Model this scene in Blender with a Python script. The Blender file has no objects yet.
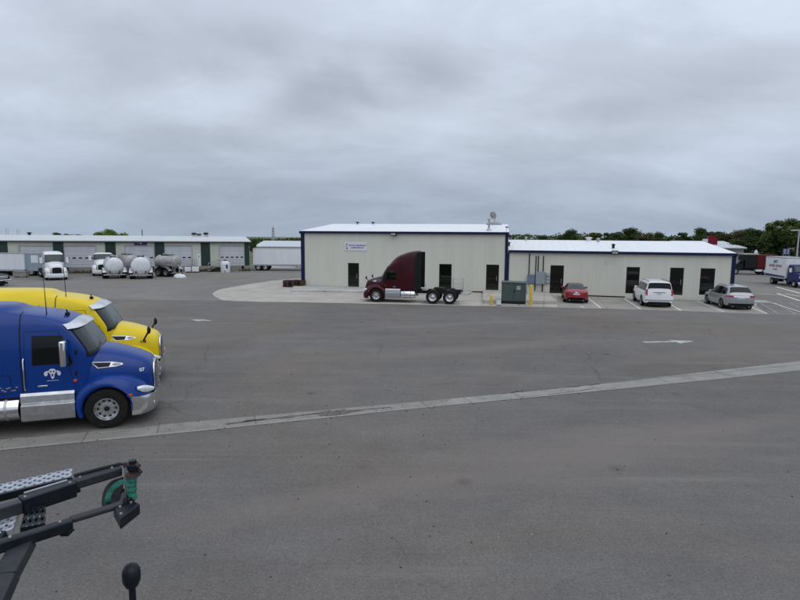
import bpy, bmesh, math, random
from mathutils import Vector, Matrix, noise as mnoise
random.seed(7)
R = math.radians
SC = bpy.context.scene
COL = SC.collection

# ------------------------------------------------------------------ camera maths (used to turn measured points into ground positions)
CH = 5.05; FP = 533.3; PITCH = math.atan(63/533.3); ROLL = 0.0085
F_ = Vector((0, math.cos(PITCH), -math.sin(PITCH)))
U0 = Vector((0, math.sin(PITCH), math.cos(PITCH)))
R_ = Vector((1, 0, 0))*math.cos(ROLL) + U0*math.sin(ROLL)
U_ = U0*math.cos(ROLL) - Vector((1, 0, 0))*math.sin(ROLL)
def ray(u, v): return F_ + R_*((u-400)/FP) + U_*((300-v)/FP)
def at(u, v, z=0.0):
    d = ray(u, v); t = (z-CH)/d.z
    return Vector((d.x*t, d.y*t, z))
def atY(u, v, Y):
    d = ray(u, v); t = Y/d.y
    return Vector((d.x*t, Y, CH+d.z*t))

# ------------------------------------------------------------------ materials
def nodes(name):
    m = bpy.data.materials.new(name); m.use_nodes = True
    nt = m.node_tree; b = nt.nodes['Principled BSDF']
    return m, nt, b
def mat(name, col, rough=0.6, metal=0.0, var=0.12, scale=3.0, bump=0.0, bscale=40.0, coat=0.0, spec=0.5, dirt=0.0, stretch=None):
    m, nt, b = nodes(name); N = nt.nodes; L = nt.links
    b.inputs['Roughness'].default_value = rough; b.inputs['Metallic'].default_value = metal
    b.inputs['Specular IOR Level'].default_value = spec
    if coat: b.inputs['Coat Weight'].default_value = coat; b.inputs['Coat Roughness'].default_value = 0.06
    tc = N.new('ShaderNodeTexCoord'); src = tc.outputs['Object']
    if stretch:
        mp = N.new('ShaderNodeMapping'); mp.inputs['Scale'].default_value = stretch
        L.new(src, mp.inputs[0]); src = mp.outputs[0]
    n = N.new('ShaderNodeTexNoise'); n.inputs['Scale'].default_value = scale; n.inputs['Detail'].default_value = 5
    L.new(src, n.inputs['Vector'])
    r = N.new('ShaderNodeMapRange'); r.inputs[1].default_value = 0.3; r.inputs[2].default_value = 0.7
    r.inputs[3].default_value = 1-var; r.inputs[4].default_value = 1+var
    L.new(n.outputs['Fac'], r.inputs[0])
    mx = N.new('ShaderNodeVectorMath'); mx.operation = 'SCALE'; mx.inputs[0].default_value = col[:3]
    L.new(r.outputs[0], mx.inputs['Scale']); out = mx.outputs[0]
    if dirt:
        n2 = N.new('ShaderNodeTexNoise'); n2.inputs['Scale'].default_value = scale*2.7; n2.inputs['Detail'].default_value = 8
        L.new(src, n2.inputs['Vector'])
        r2 = N.new('ShaderNodeMapRange'); r2.inputs[1].default_value = 0.5; r2.inputs[2].default_value = 0.75; r2.inputs[4].default_value = dirt
        L.new(n2.outputs['Fac'], r2.inputs[0])
        mm = N.new('ShaderNodeMix'); mm.data_type = 'RGBA'; L.new(r2.outputs[0], mm.inputs[0]); L.new(out, mm.inputs[6])
        mm.inputs[7].default_value = (0.09, 0.08, 0.065, 1); out = mm.outputs[2]
        L.new(r2.outputs[0], mm.inputs[0])
    L.new(out, b.inputs['Base Color'])
    if bump:
        bn = N.new('ShaderNodeTexNoise'); bn.inputs['Scale'].default_value = bscale; bn.inputs['Detail'].default_value = 4
        L.new(tc.outputs['Object'], bn.inputs['Vector'])
        bp = N.new('ShaderNodeBump'); bp.inputs['Strength'].default_value = bump; bp.inputs['Distance'].default_value = 0.02
        L.new(bn.outputs['Fac'], bp.inputs['Height']); L.new(bp.outputs[0], b.inputs['Normal'])
    return m
def ribbed(name, col, pitch=0.3, rough=0.5, axis='X', depth=0.03, metal=0.0, dirt=0.1, lo=0.0):
    """metal sheet with raised ribs every pitch metres along a local axis"""
    m, nt, b = nodes(name); N = nt.nodes; L = nt.links
    b.inputs['Roughness'].default_value = rough; b.inputs['Metallic'].default_value = metal
    tc = N.new('ShaderNodeTexCoord'); sp = N.new('ShaderNodeSeparateXYZ'); L.new(tc.outputs['Object'], sp.inputs[0])
    mo = N.new('ShaderNodeMath'); mo.operation = 'PINGPONG'; mo.inputs[1].default_value = pitch/2
    L.new(sp.outputs[axis], mo.inputs[0])
    r = N.new('ShaderNodeMapRange'); r.inputs[1].default_value = 0; r.inputs[2].default_value = pitch*0.14; r.inputs[3].default_value = 1; r.inputs[4].default_value = 0
    r.interpolation_type = 'SMOOTHSTEP'; L.new(mo.outputs[0], r.inputs[0])
    bp = N.new('ShaderNodeBump'); bp.inputs['Strength'].default_value = 0.45; bp.inputs['Distance'].default_value = depth
    L.new(r.outputs[0], bp.inputs['Height']); L.new(bp.outputs[0], b.inputs['Normal'])
    n = N.new('ShaderNodeTexNoise'); n.inputs['Scale'].default_value = 0.9; n.inputs['Detail'].default_value = 6
    mp = N.new('ShaderNodeMapping'); mp.inputs['Scale'].default_value = (1.6, 1.6, 0.25); L.new(tc.outputs['Object'], mp.inputs[0]); L.new(mp.outputs[0], n.inputs['Vector'])
    # every sheet is a touch different from its neighbour
    fl = N.new('ShaderNodeMath'); fl.operation = 'SNAP'; fl.inputs[1].default_value = pitch*3; L.new(sp.outputs[axis], fl.inputs[0])
    wn = N.new('ShaderNodeTexWhiteNoise'); wn.noise_dimensions = '1D'; L.new(fl.outputs[0], wn.inputs['W'])
    ad = N.new('ShaderNodeMath'); ad.operation = 'MULTIPLY_ADD'; ad.inputs[1].default_value = 0.045; L.new(wn.outputs['Value'], ad.inputs[0])
    r3 = N.new('ShaderNodeMapRange'); r3.inputs[1].default_value = 0.3; r3.inputs[2].default_value = 0.7; r3.inputs[3].default_value = 0.95-dirt*0.5; r3.inputs[4].default_value = 1.02
    L.new(n.outputs['Fac'], r3.inputs[0]); L.new(r3.outputs[0], ad.inputs[2])
    mx = N.new('ShaderNodeVectorMath'); mx.operation = 'SCALE'; mx.inputs[0].default_value = col[:3]
    L.new(ad.outputs[0], mx.inputs['Scale']); L.new(mx.outputs[0], b.inputs['Base Color'])
    return m
def glassy(name, col=(0.02, 0.025, 0.028), rough=0.04, spec=0.7):
    m, nt, b = nodes(name)
    b.inputs['Base Color'].default_value = (*col, 1); b.inputs['Roughness'].default_value = rough
    b.inputs['Specular IOR Level'].default_value = spec
    N = nt.nodes; L = nt.links
    tc = N.new('ShaderNodeTexCoord'); n = N.new('ShaderNodeTexNoise'); n.inputs['Scale'].default_value = 1.3
    L.new(tc.outputs['Object'], n.inputs['Vector'])
    bp = N.new('ShaderNodeBump'); bp.inputs['Strength'].default_value = 0.05; bp.inputs['Distance'].default_value = 0.05
    L.new(n.outputs['Fac'], bp.inputs['Height']); L.new(bp.outputs[0], b.inputs['Normal'])
    return m
def asphalt(name, lo, hi, tint, bright=1.0):
    m, nt, b = nodes(name); N = nt.nodes; L = nt.links
    b.inputs['Roughness'].default_value = 0.88; b.inputs['Specular IOR Level'].default_value = 0.3
    tc = N.new('ShaderNodeTexCoord')
    def noise(scale, detail, vec=None, rough=0.55, dist=0.0):
        n = N.new('ShaderNodeTexNoise'); n.inputs['Scale'].default_value = scale; n.inputs['Detail'].default_value = detail
        n.inputs['Roughness'].default_value = rough; n.inputs['Distortion'].default_value = dist
        L.new(vec or tc.outputs['Object'], n.inputs['Vector']); return n.outputs['Fac']
    def rng(x, a, c, d, e):
        r = N.new('ShaderNodeMapRange'); r.inputs[1].default_value = a; r.inputs[2].default_value = c; r.inputs[3].default_value = d; r.inputs[4].default_value = e
        L.new(x, r.inputs[0]); return r.outputs[0]
    def math_(op, x, y):
        q = N.new('ShaderNodeMath'); q.operation = op
        for i, w in enumerate((x, y)):
            if isinstance(w, (int, float)): q.inputs[i].default_value = w
            else: L.new(w, q.inputs[i])
        return q.outputs[0]
    mp = N.new('ShaderNodeMapping'); mp.inputs['Rotation'].default_value = (0, 0, R(-17)); mp.inputs['Scale'].default_value = (0.22, 1.5, 1)
    L.new(tc.outputs['Object'], mp.inputs[0])
    big = rng(noise(0.085, 4, dist=0.6), 0.32, 0.7, lo, hi)
    streak = rng(noise(0.55, 6, mp.outputs[0], 0.65), 0.3, 0.72, 0.92, 1.08)
    mid = rng(noise(0.7, 7, rough=0.7), 0.3, 0.7, 0.9, 1.1)
    fine = math_('MULTIPLY', rng(noise(26, 3, rough=0.85), 0.28, 0.75, 0.62, 1.42), rng(noise(7, 3, rough=0.8), 0.3, 0.7, 0.9, 1.1))
    v = math_('MULTIPLY', math_('MULTIPLY', big, streak), math_('MULTIPLY', mid, fine))
    # oil drips and patches
    vo = N.new('ShaderNodeTexVoronoi'); vo.inputs['Scale'].default_value = 0.55; vo.inputs['Randomness'].default_value = 1
    L.new(tc.outputs['Object'], vo.inputs['Vector'])
    spot = math_('MULTIPLY', rng(vo.outputs['Distance'], 0.02, 0.13, 1, 0), rng(noise(0.12, 2), 0.44, 0.56, 0, 0.6))
    v = math_('MULTIPLY', v, math_('SUBTRACT', 1.0, spot))
    # sealed cracks
    mpw = N.new('ShaderNodeMix'); mpw.data_type = 'VECTOR'; mpw.inputs[0].default_value = 0.06
    nw = N.new('ShaderNodeTexNoise'); nw.inputs['Scale'].default_value = 0.5; nw.inputs['Detail'].default_value = 5; L.new(tc.outputs['Object'], nw.inputs['Vector'])
    sc = N.new('ShaderNodeVectorMath'); sc.operation = 'SCALE'; sc.inputs['Scale'].default_value = 22; L.new(nw.outputs['Color'], sc.inputs[0])
    L.new(tc.outputs['Object'], mpw.inputs[4]); L.new(sc.outputs[0], mpw.inputs[5])
    vc = N.new('ShaderNodeTexVoronoi'); vc.feature = 'DISTANCE_TO_EDGE'; vc.inputs['Scale'].default_value = 0.10
    L.new(mpw.outputs[1], vc.inputs['Vector'])
    crack = math_('MULTIPLY', rng(vc.outputs['Distance'], 0.0015, 0.0045, 1, 0), rng(noise(0.16, 2), 0.48, 0.62, 0, 0.30))
    v = math_('MULTIPLY', v, math_('SUBTRACT', 1.0, crack))
    ca = N.new('ShaderNodeMix'); ca.data_type = 'RGBA'
    ca.inputs[6].default_value = (tint[0], tint[1], tint[2], 1); ca.inputs[7].default_value = (tint[0]*1.07, tint[1]*1.0, tint[2]*0.90, 1)
    L.new(rng(noise(0.10, 5, dist=1.0), 0.45, 0.66, 0, 1), ca.inputs[0])
    mx = N.new('ShaderNodeVectorMath'); mx.operation = 'SCALE'; L.new(ca.outputs[2], mx.inputs[0]); L.new(v, mx.inputs['Scale'])
    # pale chips of stone on the surface
    vs_ = N.new('ShaderNodeTexVoronoi'); vs_.inputs['Scale'].default_value = 3.2; L.new(tc.outputs['Object'], vs_.inputs['Vector'])
    chip = math_('MULTIPLY', rng(vs_.outputs['Distance'], 0.035, 0.06, 1, 0), rng(noise(0.5, 2), 0.5, 0.6, 0, 1))
    chm = N.new('ShaderNodeMix'); chm.data_type = 'RGBA'; chm.inputs[7].default_value = (0.33, 0.31, 0.28, 1); L.new(math_('MULTIPLY', chip, 0.8), chm.inputs[0]); L.new(mx.outputs[0], chm.inputs[6])
    # pale tyre scuffs running with the traffic, broken up
    mps = N.new('ShaderNodeMapping'); mps.inputs['Rotation'].default_value = (0, 0, R(-14)); mps.inputs['Scale'].default_value = (0.10, 2.2, 1); L.new(tc.outputs['Object'], mps.inputs[0])
    sm = math_('MULTIPLY', rng(noise(0.8, 5, mps.outputs[0], 0.6), 0.54, 0.68, 0, 1), rng(noise(0.22, 4), 0.42, 0.6, 0, .5))
    scm = N.new('ShaderNodeMix'); scm.data_type = 'RGBA'; scm.inputs[7].default_value = (0.21, 0.195, 0.178, 1); L.new(sm, scm.inputs[0]); L.new(chm.outputs[2], scm.inputs[6]); chm = scm
    # darker skid and drip tracks
    mpk = N.new('ShaderNodeMapping'); mpk.inputs['Rotation'].default_value = (0, 0, R(9)); mpk.inputs['Scale'].default_value = (0.07, 1.7, 1); mpk.inputs['Location'].default_value = (5, 3, 0); L.new(tc.outputs['Object'], mpk.inputs[0])
    sk = math_('MULTIPLY', rng(noise(0.9, 5, mpk.outputs[0], 0.6), 0.57, 0.70, 0, 1), rng(noise(0.2, 4), 0.46, 0.62, 0, .4))
    skm = N.new('ShaderNodeMix'); skm.data_type = 'RGBA'; skm.inputs[7].default_value = (0.075, 0.071, 0.068, 1); L.new(sk, skm.inputs[0]); L.new(chm.outputs[2], skm.inputs[6]); chm = skm
    # tracked-in clay: three spread patches with ragged edges
    tot = None
    for (pu, pv, la, lb, amt) in ((585, 452, 6.5, 1.5, .6), (700, 432, 6.0, .7, .6), (430, 480, 4.5, .7, .5), (310, 500, 3.0, .7, .4), (500, 347, 9.0, 1.0, .6), (440, 325, 7.0, .7, .5), (250, 338, 6, 1.0, .3), (690, 355, 6, .8, .3)):
        c_ = at(pu, pv); mpp = N.new('ShaderNodeMapping'); mpp.vector_type = 'TEXTURE'; mpp.inputs['Location'].default_value = (c_.x, c_.y, 0); mpp.inputs['Rotation'].default_value = (0, 0, R(20)); mpp.inputs['Scale'].default_value = (la, lb, 50)
        L.new(tc.outputs['Object'], mpp.inputs[0]); ln = N.new('ShaderNodeVectorMath'); ln.operation = 'LENGTH'; L.new(mpp.outputs[0], ln.inputs[0])
        q_ = math_('MULTIPLY', rng(math_('ADD', ln.outputs['Value'], math_('MULTIPLY', noise(0.9, 7, mp.outputs[0], 0.7), 1.6)), 0.9, 1.9, 1, 0), amt)
        tot = q_ if tot is None else math_('MAXIMUM', tot, q_)
    cl2 = N.new('ShaderNodeMix'); cl2.data_type = 'RGBA'; cl2.inputs[7].default_value = (0.20, 0.170, 0.148, 1); L.new(tot, cl2.inputs[0]); L.new(chm.outputs[2], cl2.inputs[6])
    mx = cl2
    # dust drifts, pale brown
    dm = N.new('ShaderNodeMix'); dm.data_type = 'RGBA'; dm.inputs[7].default_value = (0.20, 0.188, 0.172, 1)
    L.new(math_('MULTIPLY', rng(noise(0.06, 5, mp.outputs[0], 0.6), 0.5, 0.75, 0, 1), rng(noise(0.5, 6), 0.4, 0.7, 0.0, 0.45)), dm.inputs[0])
    L.new(mx.outputs[2], dm.inputs[6]); L.new(dm.outputs[2], b.inputs['Base Color'])
    bp = N.new('ShaderNodeBump'); bp.inputs['Strength'].default_value = 0.5; bp.inputs['Distance'].default_value = 0.01
    L.new(fine, bp.inputs['Height']); L.new(bp.outputs[0], b.inputs['Normal'])
    return m
def concrete(name, col, scale=0.5, grid=4.5, rot=15.2):
    m, nt, b = nodes(name); N = nt.nodes; L = nt.links
    b.inputs['Roughness'].default_value = 0.85; b.inputs['Specular IOR Level'].default_value = 0.3
    tc = N.new('ShaderNodeTexCoord')
    n1 = N.new('ShaderNodeTexNoise'); n1.inputs['Scale'].default_value = scale; n1.inputs['Detail'].default_value = 7; n1.inputs['Roughness'].default_value = 0.65
    n2 = N.new('ShaderNodeTexNoise'); n2.inputs['Scale'].default_value = 30; n2.inputs['Detail'].default_value = 3
    for n in (n1, n2): L.new(tc.outputs['Object'], n.inputs['Vector'])
    r1 = N.new('ShaderNodeMapRange'); r1.inputs[1].default_value = 0.3; r1.inputs[2].default_value = 0.7; r1.inputs[3].default_value = 0.78; r1.inputs[4].default_value = 1.12
    r2 = N.new('ShaderNodeMapRange'); r2.inputs[1].default_value = 0.3; r2.inputs[2].default_value = 0.7; r2.inputs[3].default_value = 0.88; r2.inputs[4].default_value = 1.1
    L.new(n1.outputs['Fac'], r1.inputs[0]); L.new(n2.outputs['Fac'], r2.inputs[0])
    mu = N.new('ShaderNodeMath'); mu.operation = 'MULTIPLY'; L.new(r1.outputs[0], mu.inputs[0]); L.new(r2.outputs[0], mu.inputs[1])
    out = mu.outputs[0]
    if grid:
        mp = N.new('ShaderNodeMapping'); mp.inputs['Rotation'].default_value = (0, 0, R(rot)); L.new(tc.outputs['Object'], mp.inputs[0])
        sp = N.new('ShaderNodeSeparateXYZ'); L.new(mp.outputs[0], sp.inputs[0])
        for ax in ('X', 'Y'):
            pp = N.new('ShaderNodeMath'); pp.operation = 'PINGPONG'; pp.inputs[1].default_value = grid/2; L.new(sp.outputs[ax], pp.inputs[0])
            rr = N.new('ShaderNodeMapRange'); rr.inputs[1].default_value = 0.015; rr.inputs[2].default_value = 0.04; rr.inputs[3].default_value = 0.6; rr.inputs[4].default_value = 1
            L.new(pp.outputs[0], rr.inputs[0])
            m2 = N.new('ShaderNodeMath'); m2.operation = 'MULTIPLY'; L.new(out, m2.inputs[0]); L.new(rr.outputs[0], m2.inputs[1]); out = m2.outputs[0]
    mx = N.new('ShaderNodeVectorMath'); mx.operation = 'SCALE'; mx.inputs[0].default_value = col; L.new(out, mx.inputs['Scale'])
    L.new(mx.outputs[0], b.inputs['Base Color'])
    return m
def worn_paint(name, col, keep=0.45):
    """road paint, worn through so that the asphalt below shows"""
    m, nt, b = nodes(name); N = nt.nodes; L = nt.links
    b.inputs['Roughness'].default_value = 0.8
    tc = N.new('ShaderNodeTexCoord'); n = N.new('ShaderNodeTexNoise'); n.inputs['Scale'].default_value = 3.5; n.inputs['Detail'].default_value = 8; n.inputs['Roughness'].default_value = 0.75
    L.new(tc.outputs['Object'], n.inputs['Vector'])
    r = N.new('ShaderNodeMapRange'); r.inputs[1].default_value = keep-0.1; r.inputs[2].default_value = keep+0.12
    L.new(n.outputs['Fac'], r.inputs[0])
    mm = N.new('ShaderNodeMix'); mm.data_type = 'RGBA'; mm.inputs[6].default_value = (0.2, 0.195, 0.185, 1); mm.inputs[7].default_value = (*col, 1)
    L.new(r.outputs[0], mm.inputs[0]); L.new(mm.outputs[2], b.inputs['Base Color'])
    return m
def leafmat(name, c1, c2):
    m, nt, b = nodes(name); N = nt.nodes; L = nt.links
    b.inputs['Roughness'].default_value = 0.65; b.inputs['Specular IOR Level'].default_value = 0.25
    tc = N.new('ShaderNodeTexCoord'); n = N.new('ShaderNodeTexNoise'); n.inputs['Scale'].default_value = 0.9; n.inputs['Detail'].default_value = 6
    oi = N.new('ShaderNodeObjectInfo')
    ad = N.new('ShaderNodeVectorMath'); L.new(tc.outputs['Object'], ad.inputs[0]); L.new(oi.outputs['Location'], ad.inputs[1])
    L.new(ad.outputs[0], n.inputs['Vector'])
    cr = N.new('ShaderNodeMapRange'); cr.inputs[1].default_value = 0.33; cr.inputs[2].default_value = 0.67; L.new(n.outputs['Fac'], cr.inputs[0])
    mm = N.new('ShaderNodeMix'); mm.data_type = 'RGBA'; mm.inputs[6].default_value = (*c1, 1); mm.inputs[7].default_value = (*c2, 1)
    L.new(cr.outputs[0], mm.inputs[0]); L.new(mm.outputs[2], b.inputs['Base Color'])
    tr = N.new('ShaderNodeBsdfTranslucent'); L.new(mm.outputs[2], tr.inputs[0])
    ms = N.new('ShaderNodeMixShader'); ms.inputs[0].default_value = 0.25
    L.new(b.outputs[0], ms.inputs[1]); L.new(tr.outputs[0], ms.inputs[2]); L.new(ms.outputs[0], nt.nodes['Material Output'].inputs[0])
    return m
M = {}
M['lot'] = asphalt('old_asphalt', 0.155, 0.205, (1.06, 1.0, 0.945))
M['yard'] = asphalt('yard_asphalt', 0.112, 0.150, (1.075, 1.0, 0.945))
M['dirt'] = mat('dirt_and_grass', (0.10, 0.11, 0.055), 0.95, var=0.4, scale=0.15, bump=0.3)
M['apron'] = concrete('apron_concrete', (0.43, 0.400, 0.352))
M['parking'] = concrete('parking_concrete', (0.315, 0.295, 0.26))
M['walk'] = concrete('walk_concrete', (0.45, 0.44, 0.42), grid=1.8)
M['gutter'] = concrete('gutter_concrete', (0.285, 0.274, 0.25), scale=1.2, grid=3.0, rot=-18.7)
M['gutter_worn'] = concrete('worn_gutter_concrete', (0.245, 0.232, 0.208), scale=1.6, grid=0)
M['dock'] = concrete('dock_concrete', (0.27, 0.26, 0.24), grid=0)
M['paint_white'] = worn_paint('white_road_paint', (0.72, 0.71, 0.68), 0.38)
M['paint_faint'] = worn_paint('faded_road_paint', (0.50, 0.49, 0.45), 0.44)
M['wall'] = ribbed('beige_metal_siding', (0.585, 0.58, 0.505), 0.305, 0.45, 'X', 0.022, dirt=0.0)
M['dockwall'] = ribbed('pale_metal_siding', (0.50, 0.52, 0.44), 0.4, 0.5, 'X', 0.03)
M['roofwhite'] = ribbed('white_metal_roof', (0.82, 0.83, 0.84), 0.61, 0.35, 'X', 0.05, dirt=0.06)
M['roofgrey'] = ribbed('pale_grey_metal_roof', (0.56, 0.58, 0.58), 0.61, 0.45, 'X', 0.05, dirt=0.08)
M['trim_blue'] = mat('navy_trim', (0.004, 0.008, 0.048), 0.45, var=0.1, spec=0.3)
M['trim_green'] = ribbed('dark_green_siding', (0.006, 0.026, 0.020), 0.4, 0.55, 'X', 0.03)
M['darkframe'] = mat('dark_bronze_frame', (0.022, 0.019, 0.017), 0.45, spec=0.3)
M['glass_dark'] = glassy('dark_door_glass', (0.006, 0.006, 0.005), 0.03, 0.38)
M['glass'] = glassy('windshield_glass', (0.020, 0.032, 0.033), 0.03, 0.5)
M['glass_tint'] = glassy('tinted_glass', (0.004, 0.006, 0.006), 0.03, 0.3)
M['doorwhite'] = ribbed('white_sectional_door', (0.50, 0.52, 0.56), 0.6, 0.45, 'Z', 0.03)
M['chrome'] = mat('chrome', (0.78, 0.79, 0.80), 0.12, 1.0, var=0.06, scale=2)
M['alu'] = mat('polished_aluminium', (0.62, 0.63, 0.64), 0.28, 1.0, var=0.12, scale=6, dirt=0.15)
M['alu_dull'] = mat('dull_aluminium', (0.50, 0.51, 0.52), 0.42, 0.85, var=0.15, scale=5, dirt=0.25)
M['blue'] = mat('blue_truck_paint', (0.002, 0.036, 0.215), 0.30, var=0.08, scale=1.2, coat=0.3, spec=0.22)
M['yellow'] = mat('yellow_truck_paint', (0.76, 0.565, 0.010), 0.32, var=0.05, scale=1.2, coat=0.15, spec=0.25)
M['maroon'] = mat('maroon_truck_paint', (0.044, 0.003, 0.008), 0.32, var=0.08, coat=0.15, spec=0.2)
M['white'] = mat('white_vehicle_paint', (0.74, 0.75, 0.76), 0.32, var=0.05, coat=0.4, dirt=0.06)
M['suvwhite'] = mat('white_car_paint', (0.78, 0.79, 0.81), 0.26, var=0.03, coat=0.6)
M['silver'] = mat('silver_car_paint', (0.34, 0.35, 0.37), 0.30, 0.5, var=0.04, coat=0.6)
M['red'] = mat('red_car_paint', (0.24, 0.008, 0.018), 0.28, var=0.05, coat=0.7)
M['redbox'] = mat('dark_red_paint', (0.085, 0.004, 0.010), 0.5, var=0.15, spec=0.25)
M['boxblue'] = mat('box_truck_blue', (0.005, 0.014, 0.10), 0.4, coat=0.1, spec=0.25)
M['black'] = mat('black_paint', (0.007, 0.007, 0.008), 0.42, var=0.25, scale=4, spec=0.3)
M['plastic'] = mat('black_plastic', (0.008, 0.008, 0.009), 0.55, var=0.2, scale=6, spec=0.25)
M['rubber'] = mat('tyre_rubber', (0.011, 0.0105, 0.010), 0.85, var=0.25, scale=6, dirt=0.18, spec=0.2)
M['frame'] = mat('truck_frame_black', (0.010, 0.010, 0.010), 0.6, var=0.3, scale=5, dirt=0.15, spec=0.25)
M['tankwhite'] = mat('white_tank_paint', (0.66, 0.68, 0.70), 0.35, var=0.1, scale=1.5, dirt=0.18)
M['tankgrey'] = mat('grey_tank_steel', (0.36, 0.35, 0.34), 0.42, 0.3, var=0.2, scale=1.5, dirt=0.4)
M['trailer'] = ribbed('white_trailer_panels', (0.70, 0.73, 0.76), 1.22, 0.4, 'X', 0.012, dirt=0.12)
M['trailergrey'] = ribbed('grey_trailer_panels', (0.26, 0.32, 0.38), 0.6, 0.45, 'X', 0.03, dirt=0.2)
M['amber'] = mat('amber_lens', (0.55, 0.09, 0.02), 0.2)
M['redlens'] = mat('red_lens', (0.32, 0.012, 0.03), 0.15, var=0.2, scale=20)
M['lens'] = mat('headlight_lens', (0.72, 0.74, 0.76), 0.1, 0.3, var=0.15, scale=25)
M['plate'] = mat('licence_plate', (0.55, 0.57, 0.60), 0.4, var=0.2, scale=30)
M['transformer'] = mat('transformer_green', (0.062, 0.088, 0.080), 0.5, var=0.12, spec=0.3)
M['eleclt'] = mat('grey_blue_enclosure', (0.25, 0.28, 0.31), 0.5, var=0.1)
M['elecblue'] = mat('faded_blue_enclosure', (0.13, 0.17, 0.24), 0.5, var=0.12)
M['safety'] = mat('safety_yellow', (0.62, 0.45, 0.06), 0.55, var=0.2, dirt=0.2)
M['signwhite'] = mat('sign_white', (0.66, 0.66, 0.72), 0.5, var=0.03)
M['signblue'] = mat('sign_blue', (0.02, 0.03, 0.16), 0.5)
M['signpurple'] = mat('sign_purple', (0.035, 0.012, 0.09), 0.5)
M['letter_blue'] = mat('blue_letters', (0.04, 0.05, 0.22), 0.5)
M['letter_red'] = mat('red_letters', (0.25, 0.03, 0.06), 0.5)
M['letter_white'] = mat('white_letters', (0.65, 0.67, 0.7), 0.5)
M['galv'] = mat('galvanised_steel', (0.40, 0.41, 0.42), 0.45, 0.6, var=0.15)
M['wood'] = mat('weathered_wood', (0.10, 0.055, 0.04), 0.85, var=0.4, scale=6)
M['bark'] = mat('bark', (0.06, 0.048, 0.036), 0.95, var=0.3, scale=6, bump=0.5)
M['green_strap'] = mat('green_webbing', (0.020, 0.135, 0.105), 0.85, var=0.35, scale=40)
M['haulerblack'] = mat('hauler_black_paint', (0.006, 0.008, 0.013), 0.40, var=0.35, scale=5, dirt=0.10, spec=0.3)
M['haulergrey'] = mat('hauler_grey_paint', (0.030, 0.031, 0.037), 0.45, var=0.3, scale=4, dirt=0.2, spec=0.35)
M['ramp'] = mat('ramp_galvanised', (0.42, 0.45, 0.50), 0.45, 0.5, var=0.15, scale=9, dirt=0.15)
M['rust'] = mat('rusty_steel', (0.05, 0.025, 0.022), 0.8, var=0.4, scale=14)
M['leaf_dark'] = leafmat('dark_green_leaves', (0.022, 0.040, 0.012), (0.075, 0.115, 0.030))
M['leaf_mid'] = leafmat('mid_green_leaves', (0.042, 0.068, 0.016), (0.130, 0.165, 0.042))
M['leaf_olive'] = leafmat('olive_brown_leaves', (0.045, 0.048, 0.016), (0.125, 0.115, 0.040))
M['leaf_bright'] = leafmat('bright_green_leaves', (0.06, 0.11, 0.015), (0.19, 0.28, 0.04))
M['weed'] = leafmat('dry_weeds', (0.05, 0.055, 0.02), (0.17, 0.16, 0.06))
M['farwall'] = mat('far_grey_wall', (0.20, 0.21, 0.21), 0.7)
M['farroof'] = mat('far_pale_roof', (0.50, 0.54, 0.56), 0.5)
M['redroof'] = mat('far_red_roof', (0.15, 0.006, 0.02), 0.6, spec=0.2)

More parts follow.
